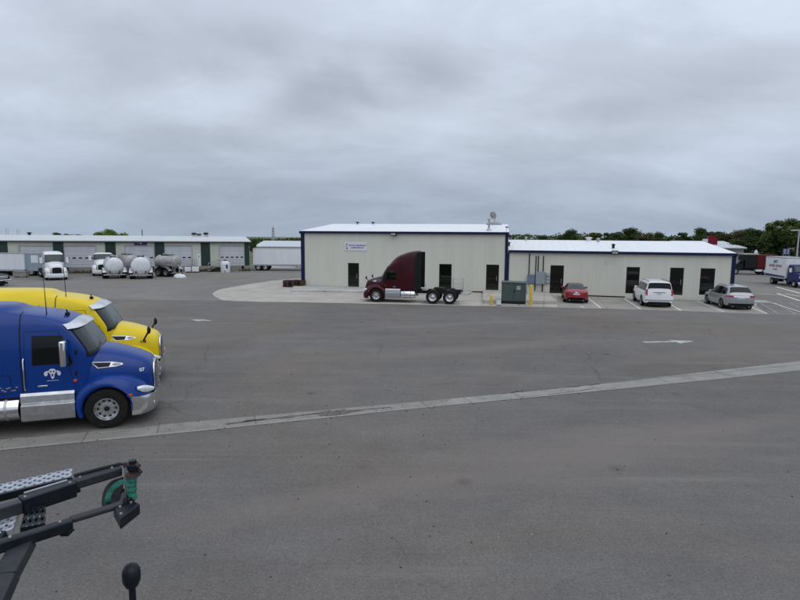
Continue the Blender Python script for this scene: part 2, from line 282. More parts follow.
# ------------------------------------------------------------------ mesh builder
class MB:
    def __init__(s): s.v = []; s.f = []; s.m = []
    def add(s, vs, fs, mi=0):
        o = len(s.v); s.v += [Vector(p) for p in vs]
        for f in fs: s.f.append([i+o for i in f]); s.m.append(mi)
        return s
    def box(s, a, b, mi=0, mtx=None):
        x0, y0, z0 = a; x1, y1, z1 = b
        vs = [Vector(p) for p in ((x0,y0,z0),(x1,y0,z0),(x1,y1,z0),(x0,y1,z0),(x0,y0,z1),(x1,y0,z1),(x1,y1,z1),(x0,y1,z1))]
        if mtx: vs = [mtx @ p for p in vs]
        return s.add(vs, [(0,3,2,1),(4,5,6,7),(0,1,5,4),(1,2,6,5),(2,3,7,6),(3,0,4,7)], mi)
    def tube(s, pts, r, n=10, mi=0, cap=True):
        pts = [Vector(p) for p in pts]; k = len(pts)
        rs = r if isinstance(r, (list, tuple)) else [r]*k
        vs = []; up = None
        for i, p in enumerate(pts):
            t = (pts[min(i+1, k-1)]-pts[max(i-1, 0)]).normalized()
            if up is None: up = Vector((0,0,1)) if abs(t.z) < 0.9 else Vector((1,0,0))
            a = t.cross(up).normalized(); b = a.cross(t); up = b
            for j in range(n):
                q = 2*math.pi*j/n; vs.append(p+(a*math.cos(q)+b*math.sin(q))*rs[i])
        fs = [(i*n+j, i*n+(j+1)%n, (i+1)*n+(j+1)%n, (i+1)*n+j) for i in range(k-1) for j in range(n)]
        if cap: fs += [tuple(range(n-1,-1,-1)), tuple(range((k-1)*n, k*n))]
        return s.add(vs, fs, mi)
    def lathe(s, prof, c=(0,0,0), axis='y', n=28, mi=0, sy=1):
        vs = []
        for r, h in prof:
            for j in range(n):
                q = 2*math.pi*j/n; a, b = r*math.cos(q), r*math.sin(q)
                p = {'y': (a, h, b), 'z': (a, b, h), 'x': (h, a, b)}[axis]
                vs.append(Vector(p)+Vector(c))
        k = len(prof)
        fs = [(i*n+j, i*n+(j+1)%n, (i+1)*n+(j+1)%n, (i+1)*n+j) for i in range(k-1) for j in range(n)]
        return s.add(vs, fs, mi)
    def grid(s, rows, mi=0, closed=False):
        k = len(rows[0]); vs = [p for r in rows for p in r]
        e = k if closed else k-1
        fs = [(i*k+j, i*k+(j+1)%k, (i+1)*k+(j+1)%k, (i+1)*k+j) for i in range(len(rows)-1) for j in range(e)]
        return s.add(vs, fs, mi)
    def prism(s, poly, d, mi=0):
        """poly: 3D points of a planar outline, pushed along d"""
        k = len(poly); poly = [Vector(p) for p in poly]; d = Vector(d)
        return s.add(poly+[p+d for p in poly], [tuple(range(k-1,-1,-1)), tuple(range(k,2*k))]+[(i,(i+1)%k,k+(i+1)%k,k+i) for i in range(k)], mi)
    def mesh(s, name, mats, smooth=True, angle=38):
        me = bpy.data.meshes.new(name); me.from_pydata([tuple(p) for p in s.v], [], s.f)
        for i, p in enumerate(me.polygons): p.material_index = s.m[i]
        for m in (mats if isinstance(mats, (list, tuple)) else [mats]): me.materials.append(m)
        bm = bmesh.new(); bm.from_mesh(me)
        bmesh.ops.remove_doubles(bm, verts=bm.verts, dist=1e-5)
        bmesh.ops.recalc_face_normals(bm, faces=bm.faces); bm.to_mesh(me); bm.free()
        if smooth:
            for p in me.polygons: p.use_smooth = True
            me.set_sharp_from_angle(angle=R(angle))
        me.update(); return me
    def build(s, name, mats, parent=None, smooth=True, bevel=0, angle=38, loc=None):
        o = link(name, s.mesh(name, mats, smooth, angle), parent)
        if loc is not None: o.location = loc
        if bevel:
            b = o.modifiers.new('bevel', 'BEVEL'); b.width = bevel; b.segments = 2; b.limit_method = 'ANGLE'; b.angle_limit = R(40)
        return o
def link(name, me, parent=None):
    o = bpy.data.objects.new(name, me); COL.objects.link(o)
    if parent: o.parent = parent
    return o
def tag(o, label=None, cat=None, group=None, kind=None):
    if label: o['label'] = label
    if cat: o['category'] = cat
    if group: o['group'] = group
    if kind: o['kind'] = kind
    return o
def thing(name, label, cat, loc=(0,0,0), rz=0.0, group=None):
    o = bpy.data.objects.new(name, None); COL.objects.link(o); o.empty_display_size = 0.3
    o.location = loc; o.rotation_euler = (0, 0, rz)
    return tag(o, label, cat, group)
def copy_tree(o, parent=None):
    c = o.copy(); COL.objects.link(c)
    if parent: c.parent = parent
    for ch in list(o.children): copy_tree(ch, c)
    return c
def sheet(name, pts, z, m, kind='structure'):
    vs = [(p[0], p[1], z) for p in pts]
    return tag(MB().add(vs, [tuple(range(len(vs)))]).build(name, m, smooth=False), kind=kind)
def slab(name, pts, z0, z1, m, kind='structure', bevel=0.015):
    o = MB().prism([(p[0], p[1], z0) for p in pts], (0, 0, z1-z0)).build(name, m, smooth=False, bevel=bevel)
    return tag(o, kind=kind)
def text(name, body, size, m, parent, mtx, extrude=0.004, align='CENTER', weight=0.0, sx=1.0):
    cu = bpy.data.curves.new(name, 'FONT'); cu.body = body; cu.size = size; cu.extrude = extrude; cu.align_x = align; cu.align_y = 'CENTER'; cu.offset = weight
    t = bpy.data.objects.new(name, cu); COL.objects.link(t)
    bpy.context.view_layer.update()
    me = bpy.data.meshes.new_from_object(t.evaluated_get(bpy.context.evaluated_depsgraph_get()))
    bpy.data.objects.remove(t)
    me.materials.clear(); me.materials.append(m)
    o = link(name, me, parent); o.matrix_local = mtx @ Matrix.Diagonal((sx, 1, 1, 1)); return o
def interp(tab, x):
    if x <= tab[0][0]: return tab[0][1]
    for (a, p), (b, q) in zip(tab, tab[1:]):
        if x <= b: return p+(q-p)*(x-a)/(b-a)
    return tab[-1][1]
def sinterp(tab, x):
    """Catmull-Rom through the table"""
    n = len(tab)
    if x <= tab[0][0]: return tab[0][1]
    if x >= tab[-1][0]: return tab[-1][1]
    for i in range(n-1):
        if x <= tab[i+1][0]:
            x0, y0 = tab[i]; x1, y1 = tab[i+1]; h = x1-x0; t = (x-x0)/h
            m0 = (y1-tab[i-1][1])/(x1-tab[i-1][0]) if i else (y1-y0)/h
            m1 = (tab[i+2][1]-y0)/(tab[i+2][0]-x0) if i+2 < n else (y1-y0)/h
            return (2*t**3-3*t*t+1)*y0+(t**3-2*t*t+t)*h*m0+(-2*t**3+3*t*t)*y1+(t**3-t*t)*h*m1
# ------------------------------------------------------------------ camera, sky, sun
cam = bpy.data.cameras.new('camera'); co = bpy.data.objects.new('camera', cam); COL.objects.link(co)
cam.sensor_width = 36; cam.lens = FP/800*36; cam.clip_start = 0.1; cam.clip_end = 4000
mw = Matrix((R_, U_, -F_)).transposed().to_4x4(); mw.translation = (0, 0, CH); co.matrix_world = mw
SC.camera = co
SC.view_settings.view_transform = 'Standard'; SC.view_settings.look = 'None'; SC.view_settings.exposure = 0.0; SC.view_settings.gamma = 1; SC.view_settings.use_curve_mapping = False
SC.cycles.max_bounces = 6; SC.cycles.use_denoising = True

SUN_EL, SUN_AZ = 58.0, 150.0        # azimuth measured clockwise from +Y: light comes from behind the camera, a little to the right
w = bpy.data.worlds.new('World'); SC.world = w; w.use_nodes = True
nt = w.node_tree; N = nt.nodes; L = nt.links
bg = N['Background']; bg.inputs['Strength'].default_value = 0.1
sky = N.new('ShaderNodeTexSky'); sky.sky_type = 'NISHITA'; sky.sun_disc = False
sky.sun_elevation = R(SUN_EL); sky.sun_rotation = R(SUN_AZ); sky.dust_density = 3
tc = N.new('ShaderNodeTexCoord'); sp = N.new('ShaderNodeSeparateXYZ'); L.new(tc.outputs['Generated'], sp.inputs[0])
def mth(op, a, b=None, c=None):
    q = N.new('ShaderNodeMath'); q.operation = op
    for i, x in enumerate((a, b, c)):
        if x is None: continue
        if isinstance(x, (int, float)): q.inputs[i].default_value = x
        else: L.new(x, q.inputs[i])
    return q.outputs[0]
def rng(x, a, b, c, d, kind='SMOOTHSTEP'):
    r = N.new('ShaderNodeMapRange'); r.interpolation_type = kind
    for i, q in enumerate((a, b, c, d)): r.inputs[i+1].default_value = q
    L.new(x, r.inputs[0]); return r.outputs[0]
zc = mth('MAXIMUM', sp.outputs['Z'], 0.0)
den = mth('ADD', zc, 0.34)
cx = mth('DIVIDE', sp.outputs['X'], den); cy = mth('DIVIDE', sp.outputs['Y'], den)
cb = N.new('ShaderNodeCombineXYZ'); L.new(cx, cb.inputs[0]); L.new(cy, cb.inputs[1])
def cl(scale, detail, rough=0.5, off=(0, 0, 0), dist=0.0, sc=(1, 1, 1)):
    mp = N.new('ShaderNodeMapping'); mp.inputs['Location'].default_value = off; mp.inputs['Scale'].default_value = sc; L.new(cb.outputs[0], mp.inputs[0])
    n = N.new('ShaderNodeTexNoise'); n.inputs['Scale'].default_value = scale; n.inputs['Detail'].default_value = detail; n.inputs['Roughness'].default_value = rough
    n.inputs['Distortion'].default_value = dist; L.new(mp.outputs[0], n.inputs['Vector']); return n.outputs['Fac']
big = rng(cl(0.9, 4, 0.55, (3.1, 1.7, 0), 0.3, (0.8, 1, 1)), 0.30, 0.70, 0.88, 1.07)
mid = rng(cl(3.2, 7, 0.6, (7.3, 2.2, 0), 0.5, (0.6, 1, 1)), 0.32, 0.70, 0.90, 1.06)
cloud = mth('MULTIPLY', big, mid)
# darker, thicker cloud bases hanging at fixed places in the sky
wob = cl(2.2, 4, 0.5, (1.3, 4.4, 0), 0.4)
for (u, v, hw, hh, dk_) in ((425, 72, .15, .07, .24), (318, 103, .11, .05, .22), (195, 50, .22, .065, .20), (690, 85, .30, .05, .12), (100, 130, .3, .035, .09), (540, 150, .3, .03, .08), (720, 185, .3, .022, .10), (230, 190, .4, .022, .08), (620, 110, .2, .03, .08), (60, 75, .2, .04, .08)):
    d = ray(u, v).normalized(); rt_ = Vector((d.y, -d.x, 0)).normalized(); up_ = rt_.cross(d).normalized()
    def dt(vec):
        q = N.new('ShaderNodeVectorMath'); q.operation = 'DOT_PRODUCT'; q.inputs[1].default_value = vec; L.new(tc.outputs['Generated'], q.inputs[0]); return q.outputs['Value']
    a_ = mth('DIVIDE', dt(rt_), hw); b_ = mth('DIVIDE', dt(up_), hh)
    rr_ = mth('ADD', mth('SQRT', mth('ADD', mth('MULTIPLY', a_, a_), mth('MULTIPLY', b_, b_))), mth('MULTIPLY', mth('SUBTRACT', wob, 0.5), 1.6))
    front = mth('GREATER_THAN', dt(d), 0.2)
    cloud = mth('MULTIPLY', cloud, mth('SUBTRACT', 1.0, mth('MULTIPLY', rng(rr_, 0.1, 1.25, dk_, 0.0), front)))
# an overcast dome is brighter overhead and a little darker and bluer near the horizon
grad = rng(zc, 0.0, 0.9, 1.0, 1.5, 'LINEAR')
low = rng(zc, 0.0, 0.22, 0.0, 1.0)
colm = N.new('ShaderNodeMix'); colm.data_type = 'RGBA'
colm.inputs[6].default_value = (4.05, 4.85, 6.1, 1); colm.inputs[7].default_value = (5.75, 6.4, 7.45, 1)
L.new(low, colm.inputs[0])
cs = N.new('ShaderNodeVectorMath'); cs.operation = 'SCALE'; L.new(colm.outputs[2], cs.inputs[0]); L.new(mth('MULTIPLY', cloud, grad), cs.inputs['Scale'])
fin = N.new('ShaderNodeMix'); fin.data_type = 'RGBA'; fin.inputs[0].default_value = 0.93
L.new(sky.outputs[0], fin.inputs[6]); L.new(cs.outputs[0], fin.inputs[7]); L.new(fin.outputs[2], bg.inputs['Color'])

sl = bpy.data.lights.new('sun', 'SUN'); sl.energy = 0.8; sl.angle = R(70); sl.color = (1.0, 0.97, 0.93)
so = bpy.data.objects.new('sun', sl); COL.objects.link(so)
az = R(SUN_AZ); so.rotation_euler = Vector((math.sin(az)*math.cos(R(SUN_EL)), math.cos(az)*math.cos(R(SUN_EL)), math.sin(R(SUN_EL)))).to_track_quat('Z', 'Y').to_euler()

# ------------------------------------------------------------------ ground
sheet('ground', [(-1500, -400), (1500, -400), (1500, 2500), (-1500, 2500)], -0.03, M['dirt'])
sheet('old_lot', [(-110, -40), (130, -40), (130, 120), (-110, 84)], -0.008, M['lot'])
bl = at(-60, 298.3); b1 = at(110, 299.2); b2 = at(222, 300.2)
AF = [at(*p) for p in ((235, 301), (262, 301.9), (300, 302.2), (470, 305.8), (560, 307.5), (630, 309.2), (700, 311.5), (768, 314))]
ext = AF[-1]+(AF[-1]-AF[-2])*8
sheet('yard', [(-60, -30), (75, -30), (75, ext.y-2.0), (ext.x, ext.y)]+[(p.x, p.y) for p in reversed(AF)]+[(b2.x, b2.y), (b1.x, b1.y), (bl.x, bl.y), (-60, bl.y-4)], -0.004, M['yard'])

# ------------------------------------------------------------------ beige metal building with a tall and a low wing
BP = Vector((-9.95, 53.87, 0)); BA = R(-15.2)
BU = Vector((math.cos(BA), math.sin(BA), 0)); BN = Vector((-math.sin(BA), math.cos(BA), 0))
def onplane(u, v, P0, U, Nn):
    d = ray(u, v); t = ((P0-Vector((0, 0, CH))).dot(Nn))/d.dot(Nn)
    p = Vector((0, 0, CH))+d*t
    return ((p-P0).dot(U), p.z)
def fac(u, v): return onplane(u, v, BP, BU, BN)
def wall_mb(mb, s0, s1, z0, z1, ops, y=0.0, depth=0.14, mi=0):
    """flat wall on the local plane y with rectangular openings and their reveals"""
    xs = sorted({s0, s1, *[o[0] for o in ops], *[o[1] for o in ops]}); zs = sorted({z0, z1, *[o[2] for o in ops], *[o[3] for o in ops]})
    for a, b in zip(xs, xs[1:]):
        for c, d in zip(zs, zs[1:]):
            m_ = ((a+b)/2, (c+d)/2)
            if any(o[0] < m_[0] < o[1] and o[2] < m_[1] < o[3] for o in ops): continue
            mb.add([(a,y,c),(b,y,c),(b,y,d),(a,y,d)], [(0,1,2,3)], mi)
    for o in ops:
        a, b, c, d = o
        mb.add([(a,y,c),(b,y,c),(b,y,d),(a,y,d),(a,y+depth,c),(b,y+depth,c),(b,y+depth,d),(a,y+depth,d)], [(0,1,5,4),(1,2,6,5),(2,3,7,6),(3,0,4,7)], mi)
bld = thing('metal_building', 'long beige metal building with a tall left wing, a low right wing and navy trim', 'building', BP, BA)
zE = (fac(310, 231)[1]+fac(495, 232)[1])/2; zL = (fac(515, 250)[1]+fac(725, 253)[1])/2
sM = fac(507, 260)[0]; sR = fac(734, 270)[0]
def rect(u0, u1, v0, v1):
    a = fac(u0, (v0+v1)/2)[0]; b = fac(u1, (v0+v1)/2)[0]; return (a, b, max(0.02, fac((u0+u1)/2, v1)[1]), fac((u0+u1)/2, v0)[1])
T_OPS = [rect(348, 359, 263, 286.8), rect(439, 451.5, 264, 292.5), rect(486, 498.8, 264.6, 290)]
L_OPS = [rect(550, 563.5, 265.3, 293.3), rect(626, 639.3, 267, 293.5), rect(669.5, 683.3, 267.7, 295), rect(699.8, 714.5, 268.3, 295)]
mb = MB(); wall_mb(mb, 0, sM, 0, zE, T_OPS); mb.build('wall', M['wall'], bld, smooth=False)
mb = MB(); wall_mb(mb, sM+0.003, sR, 0, zL, L_OPS); mb.build('wall', M['wall'], bld, smooth=False)
DT, DL = 8.6, 9.6
def ridge_z(v, u, d):
    P0 = BP+BN*d; return onplane(u, v, P0, BU, BN)[1]
zRT = ridge_z(224.3, 420, DT); zRL = ridge_z(240.8, 600, DL)
SHEAR = 0.085
def shear(mb, x_min):
    for p_ in mb.v:
        if p_.x > x_min and p_.y > 0: p_.x -= SHEAR*p_.y
    return mb
# end walls and back walls
mb = MB()
mb.add([(0,0,0),(0,2*DT,0),(0,2*DT,zE),(0,DT,zRT-0.05),(0,0,zE)], [(0,1,2,3,4)])
mb.add([(sM,0,0),(sM,2*DT,0),(sM,2*DT,zE),(sM,DT,zRT-0.05),(sM,0,zE)], [(0,1,2,3,4)])
mb.add([(0,2*DT,0),(sM,2*DT,0),(sM,2*DT,zE),(0,2*DT,zE)], [(0,1,2,3)])
shear(mb, sM/2)
mb.build('end_wall', M['wall'], bld, smooth=False)
mb = MB()
mb.add([(sR,0,0),(sR,2*DL,0),(sR,2*DL,zL),(sR,DL,zRL-0.05),(sR,0,zL)], [(0,1,2,3,4)])
mb.add([(sM,2*DL,0),(sR,2*DL,0),(sR,2*DL,zL),(sM,2*DL,zL)], [(0,1,2,3)])
mb.build('end_wall', M['wall'], bld, smooth=False)
def roof(s0, s1, ze, zr, d, ov=0.12):
    k = (zr-ze)/d
    def zz(y): return ze+k*min(y, 2*d-y)
    pr = [(-0.22, zz(-0.22)+0.03), (d, zr+0.03), (2*d+0.22, zz(2*d+0.22)+0.03)]
    lo = [(p[0], p[1]-0.06) for p in reversed(pr)]
    return MB().prism([(s0-ov, y, z) for y, z in pr+lo], (s1-s0+2*ov, 0, 0))
shear(roof(0, sM, zE, zRT, DT), sM/2).build('roof', M['roofwhite'], bld, smooth=False)
rl_ = roof(sM+0.16, sR, zL, zRL, DL, 0.03)
for p_ in rl_.v:
    if p_.x < sR-5 and p_.y > 0: p_.x -= SHEAR*p_.y
rl_.build('roof', M['roofwhite'], bld, smooth=False)
# navy gutter along the eaves, rake and corner trims
mb = MB(); mb.box((-0.13, -0.26, zE-0.23), (sM+0.13, -0.004, zE-0.01)); mb.build('eave_gutter', M['trim_blue'], bld, smooth=False, bevel=0.02)
mb = MB(); mb.box((sM+0.135, -0.26, zL-0.23), (sR+0.13, -0.004, zL-0.01)); mb.build('eave_gutter', M['trim_blue'], bld, smooth=False, bevel=0.02)
for s_, zt in ((0, zE), (sM, zE), (sR, zL)):
    mb = MB(); w0 = 0.34
    if s_ == 0: mb.box((-0.05, -0.055, 0.0), (w0, -0.003, zt-0.24)); mb.box((-0.05, -0.003, 0.0), (-0.003, 0.34, zt-0.05))
    elif s_ == sM: mb.box((sM-0.18, -0.055, 0.0), (sM+0.20, -0.003, zL-0.24)); mb.box((sM-0.20, -0.055, zL-0.24), (sM+0.05, -0.003, zE-0.24)); mb.box((sM+0.003, -0.003, zL+0.3), (sM+0.05, 0.34, zE-0.06))
    else: mb.box((sR-0.20, -0.055, 0.0), (sR+0.08, -0.003, zt-0.24)); mb.box((sR+0.003, -0.003, 0.0), (sR+0.08, 0.42, zt-0.05))
    mb.build('corner_trim', M['trim_blue'], bld, smooth=False)
for s_, ze, zr, d, sg in ((0, zE, zRT, DT, -1), (sM, zE, zRT, DT, 1), (sR, zL, zRL, DL, 1)):
    mb = MB(); x0 = s_+sg*0.004; x1 = s_+sg*0.10
    mb.prism([(x0, -0.2, ze-0.28), (x0, d, zr-0.30), (x0, 2*d+.2, ze-0.28), (x0, 2*d+.2, ze-0.05), (x0, d, zr-0.05), (x0, -0.2, ze-0.05)], (x1-x0, 0, 0))
    if s_ == sM: shear(mb, 1)
    mb.build('rake_trim', M['trim_blue'], bld, smooth=False)
for a_, b_ in ((0.35, T_OPS[0][0]-.02), (T_OPS[0][1]+.02, T_OPS[1][0]-.02), (T_OPS[1][1]+.02, sM-.2), (sM+.21, L_OPS[0][0]-.02), (L_OPS[0][1]+.02, L_OPS[1][0]-.02), (L_OPS[1][1]+.02, L_OPS[2][0]-.02), (L_OPS[3][1]+.02, sR-.21)):
    MB().box((a_, -0.02, 0.0), (b_, -0.003, 0.11)).build('base_flashing', M['frame'], bld, smooth=False)
def opening(o, kind):
    a, b, c, d = o; f = 0.07; y0, y1 = 0.03, 0.10
    mb = MB(); mb.box((a+.003, y0, c), (a+f, y1, d-.003)); mb.box((b-f, y0, c), (b-.003, y1, d-.003)); mb.box((a+f, y0, d-f), (b-f, y1, d-.003)); mb.box((a+f, y0, c), (b-f, y1, c+(0.22 if kind == 'door' else f)))
    tr = d-0.45 if kind != 'plain' else None
    if kind == 'window': mb.box((a+f, y0, c+(d-c)*0.40), (b-f, y1, c+(d-c)*0.40+0.07))
    fr = mb.build('door' if kind != 'window' else 'window', M['darkframe'], bld, smooth=False)
    MB().box((a+f-.01, 0.062, c+.06), (b-f+.01, 0.075, d-f+.01)).build('pane', M['glass_dark'], fr, smooth=False)
    # a dim room behind
    if kind == 'door':
        MB().tube([(b-f-.13, -0.02, c+0.85), (b-f-.13, -0.05, c+0.95), (b-f-.13, -0.05, c+1.2), (b-f-.13, -0.02, c+1.3)], 0.016, 8).build('handle', M['galv'], fr)
        MB().box((a+f+.01, 0.01, c+1.0), (b-f-.01, 0.058, c+1.06)).build('push_bar', M['darkframe'], fr, smooth=False)
for o, k in zip(T_OPS+L_OPS, ('door', 'window', 'door', 'door', 'window', 'door', 'window')): opening(o, k)
# roof accessories and things on the wall
def bw(s, y, z): return BP+BU*s+BN*y+Vector((0, 0, z))
def hung(name, label, cat, s, z, y=-0.004, group=None): return thing(name, label, cat, bw(s, y, z), BA, group)
s_, z_ = fac(394.5, 234); t = hung('wall_light', 'dark floodlight under the eave of the tall wing above the maroon tractor', 'light', s_, z_, group='floodlights under the eaves')
mb = MB(); mb.box((-0.06, -0.22, -0.05), (0.06, 0, 0.07)); mb.build('bracket', M['plastic'], t, bevel=0.01)
mb = MB(); mb.prism([(-0.26, -0.46, -0.16), (0.26, -0.46, -0.16), (0.26, -0.18, -0.20), (-0.26, -0.18, -0.20)], (0, 0.06, 0.30)); mb.build('lamp_head', M['plastic'], t, bevel=0.02)
MB().box((-0.22, -0.462, -0.12), (0.22, -0.45, 0.06)).build('lens', M['alu_dull'], t)
wl = t
s_, z_ = fac(614.5, 252); t = copy_tree(wl); t.location = bw(s_, -0.004, z_); t['label'] = 'dark floodlight under the eave of the low wing between two windows'
s_, z_ = fac(607.5, 260.5); t = hung('security_camera', 'tiny white camera on the low wall below and left of the floodlight', 'camera', s_, z_)
MB().box((-0.05, -0.04, -0.05), (0.05, 0, 0.05)).tube([(0, -0.03, 0), (0, -0.16, -0.03)], 0.02, 8).build('mount', M['galv'], t)
MB().tube([(0.03, -0.10, -0.04), (-0.10, -0.34, -0.10)], 0.05, 12).build('body', M['signwhite'], t)
s_, z_ = fac(507.3, 226.3); t = thing('security_camera', 'small dark camera on a post at the corner of the tall roof', 'camera', bw(s_-0.05, -0.1, zE+0.03), BA)
MB().tube([(0, 0, 0), (0, 0, 0.42)], 0.02, 8).build('post', M['galv'], t)
MB().tube([(-.1, 0, 0.42), (0.16, -0.05, 0.40)], 0.055, 10).build('body', M['plastic'], t)
# sign
a = fac(344.5, 246); b = fac(367, 246); zt = fac(355, 242)[1]; zb = fac(355, 250.6)[1]; W_ = b[0]-a[0]; H_ = zt-zb
t = hung('company_sign', 'white rectangular sign with small blue lettering on the tall beige wall', 'sign', (a[0]+b[0])/2, (zt+zb)/2)
MB().box((-W_/2, -0.05, -H_/2), (W_/2, 0, H_/2)).build('panel', M['signwhite'], t, smooth=False, bevel=0.008)
RX = Matrix.Rotation(R(90), 4, 'X')
text('lettering', 'ROYAL TRANSPORT', 0.20, M['letter_blue'], t, Matrix.Translation((0.20, -0.053, 0.08)) @ RX, weight=0.006)
text('lettering', '& SERVICES INC', 0.19, M['letter_blue'], t, Matrix.Translation((0.20, -0.053, -0.14)) @ RX, weight=0.006)
mb = MB()
cxl = -W_/2+0.21
mb.prism([(cxl+.10+0.20*math.cos(q)*.7, -0.053, 0.02+0.2*math.sin(q)) for q in [R(g) for g in range(70, 291, 20)]]+[(cxl+.10+0.14*math.cos(q)*.7, -0.053, 0.02+0.14*math.sin(q)) for q in [R(g) for g in range(290, 69, -20)]], (0, -0.003, 0))
mb.lathe([(0.001, -0.058), (0.055, -0.058), (0.055, -0.05)], (cxl+.05, 0, 0.22), 'y', 12); mb.lathe([(0.001, -0.058), (0.065, -0.058), (0.065, -0.05)], (cxl+.05, 0, -0.24), 'y', 12)
mb.build('emblem', M['plastic'], t)
# rooftop items of the tall wing
kT = (zRT-zE)/DT; kL = (zRL-zL)/DL
def roof_at(u, y, low=False):
    P0 = BP+BN*y; s = onplane(u, 225, P0, BU, BN)[0]
    return bw(s, y, (zL+kL*y if low else zE+kT*y)+0.03)
p = roof_at(489, 1.4)
t = thing('flue_pipe', 'galvanised flue pipe with cap standing on the tall roof', 'pipe', p, BA)
MB().tube([(0, 0, -0.05), (0, 0, 1.0)], 0.10, 14).lathe([(0.28, 0.0), (0.14, 0.12), (0.10, 0.2)], (0, 0, 0), 'z', 14).build('pipe', M['galv'], t)
MB().lathe([(0.001, 1.22), (0.10, 1.18), (0.20, 1.06), (0.20, 1.02), (0.001, 1.02)], (0, 0, 0), 'z', 14).build('cap', M['galv'], t)
p = roof_at(494.5, 8.3)
t = thing('satellite_dish', 'grey satellite dish on a mast with a flat base on the tall roof', 'satellite dish', p, BA)
MB().box((-0.85, -0.4, 0.0), (0.75, 0.4, 0.10)).box((-0.55, -0.3, 0.1), (0.45, 0.3, 0.22)).build('base', M['galv'], t, bevel=0.01)
MB().tube([(0, 0, 0.2), (0, 0, .85)], 0.05, 10).build('mast', M['galv'], t)
mb = MB(); mb.lathe([(0.001, 0.12), (0.22, 0.10), (0.42, 0.04), (0.56, -0.06), (0.57, -0.05), (0.43, 0.06), (0.22, 0.13), (0.001, 0.15)], (0, 0, 0), 'y', 24)
d_ = mb.build('dish', M['tankgrey'], t); d_.scale = (.72, .72, .72); d_.location = (-0.16, -0.05, .95); d_.rotation_euler = (R(18), 0, R(-28))
MB().tube([(-0.16, -0.1, .65), (-0.26, -0.5, .85)], 0.02, 8).box((-0.32, -0.58, .82), (-0.2, -0.46, .92)).build('feed_arm', M['plastic'], t)
for i, (u, lab) in enumerate(((357.5, 'left one of two small dark ridge vents on the tall roof'), (373, 'right one of two small dark ridge vents on the tall roof'))):
    p = roof_at(u, 8.5)
    tag(MB().lathe([(0.07, -0.05), (0.07, 0.14), (0.24, 0.15), (0.26, 0.19), (0.12, 0.24), (0.001, 0.25)], (0, 0, 0), 'z', 12).build('roof_vent', M['plastic'], loc=p), lab, 'vent', 'vents on the tall roof')
for i, (u, y, r_, lab) in enumerate(((589.5, 8.9, 0.24, 'pale vent cap near the ridge of the low roof above the red sedan'), (599, 8.0, 0.14, 'thin grey vent pipe near the ridge of the low roof right of the pale cap'), (614.5, 2.2, 0.12, 'dark vent pipe low on the low roof above the floodlight'), (508.8, 3.0, 0.16, 'stubby dark vent against the tall wing at the left end of the low roof'), (526.5, 9.0, 0.12, 'short vent pipe on the low ridge near the tall wing'))):
    p = roof_at(u, y, True)
    tag(MB().lathe([(r_, -0.05), (r_, 0.26), (r_*1.5, 0.28), (r_*1.4, 0.36), (0.001, 0.42)], (0, 0, 0), 'z', 12).build('roof_vent', M['signwhite'] if i == 0 else M['galv'] if i in (1, 4) else M['plastic'], loc=p), lab, 'vent', 'vents on the low roof')
# electrical service on the wall
t = hung('meter_cabinet', 'pale grey blue electrical cabinet with meters and conduits on the low wall', 'electrical box', *fac(542.5, 282))
W2 = (fac(546, 280)[0]-fac(536.5, 280)[0]); c0 = -W2/2-.2
zt = fac(540, 271.5)[1]-t.location.z; zb = fac(540, 284)[1]-t.location.z
MB().box((c0, -0.32, zb), (c0+W2, 0, zt)).build('cabinet', M['eleclt'], t, bevel=0.015)
MB().box((c0+.04, -0.332, zb+.05), (c0+W2-.04, -0.321, zt-.05)).build('cabinet_door', M['eleclt'], t, bevel=0.005)
for k in range(3): MB().lathe([(0.001, -0.26), (0.10, -0.25), (0.11, -0.16), (0.13, -0.15), (0.13, 0)], (c0+W2+.24, 0, zb+.22+k*.29), 'y', 14).build('meter', M['galv'], t)
MB().box((c0+W2+.02, -0.12, zb+.05), (c0+W2+.42, -0.005, zt-.1)).build('meter_board', M['galv'], t, bevel=0.01)
ztop = fac(541, 256)[1]-t.location.z
for k, u in enumerate((535.2, 537.6, 542.6)):
    x = fac(u, 262)[0]-fac(542.5, 262)[0]
    MB().tube([(x, -0.07, zt-.1 if k else zb-.6), (x, -0.07, ztop)], 0.042, 8).build('conduit', M['frame'], t)
MB().tube([(c0+W2*.75, -0.07, -t.location.z+.25), (c0+W2*.75, -0.07, zb+.02)], 0.05, 8).build('conduit', M['plastic'], t)
t = hung('disconnect_box', 'faded blue electrical box left of the grey meter cabinet, one conduit rising above it', 'electrical box', *fac(531, 280.5))
x0 = fac(527.3, 280)[0]-fac(531, 280)[0]; x1 = fac(534.8, 280)[0]-fac(531, 280)[0]; z0 = fac(531, 284)[1]-t.location.z; z1 = fac(531, 274.5)[1]-t.location.z
MB().box((x0, -0.26, z0), (x1, 0, z1)).build('cabinet', M['elecblue'], t, bevel=0.015)
MB().box((x0+.05, -0.272, z0+.05), (x1-.05, -0.261, z1-.05)).build('cabinet_door', M['elecblue'], t, bevel=0.005)
xc = fac(528.7, 262)[0]-fac(531, 262)[0]
MB().tube([(xc, -0.07, z1-.05), (xc, -0.07, ztop+.1)], 0.042, 8).build('conduit', M['frame'], t)

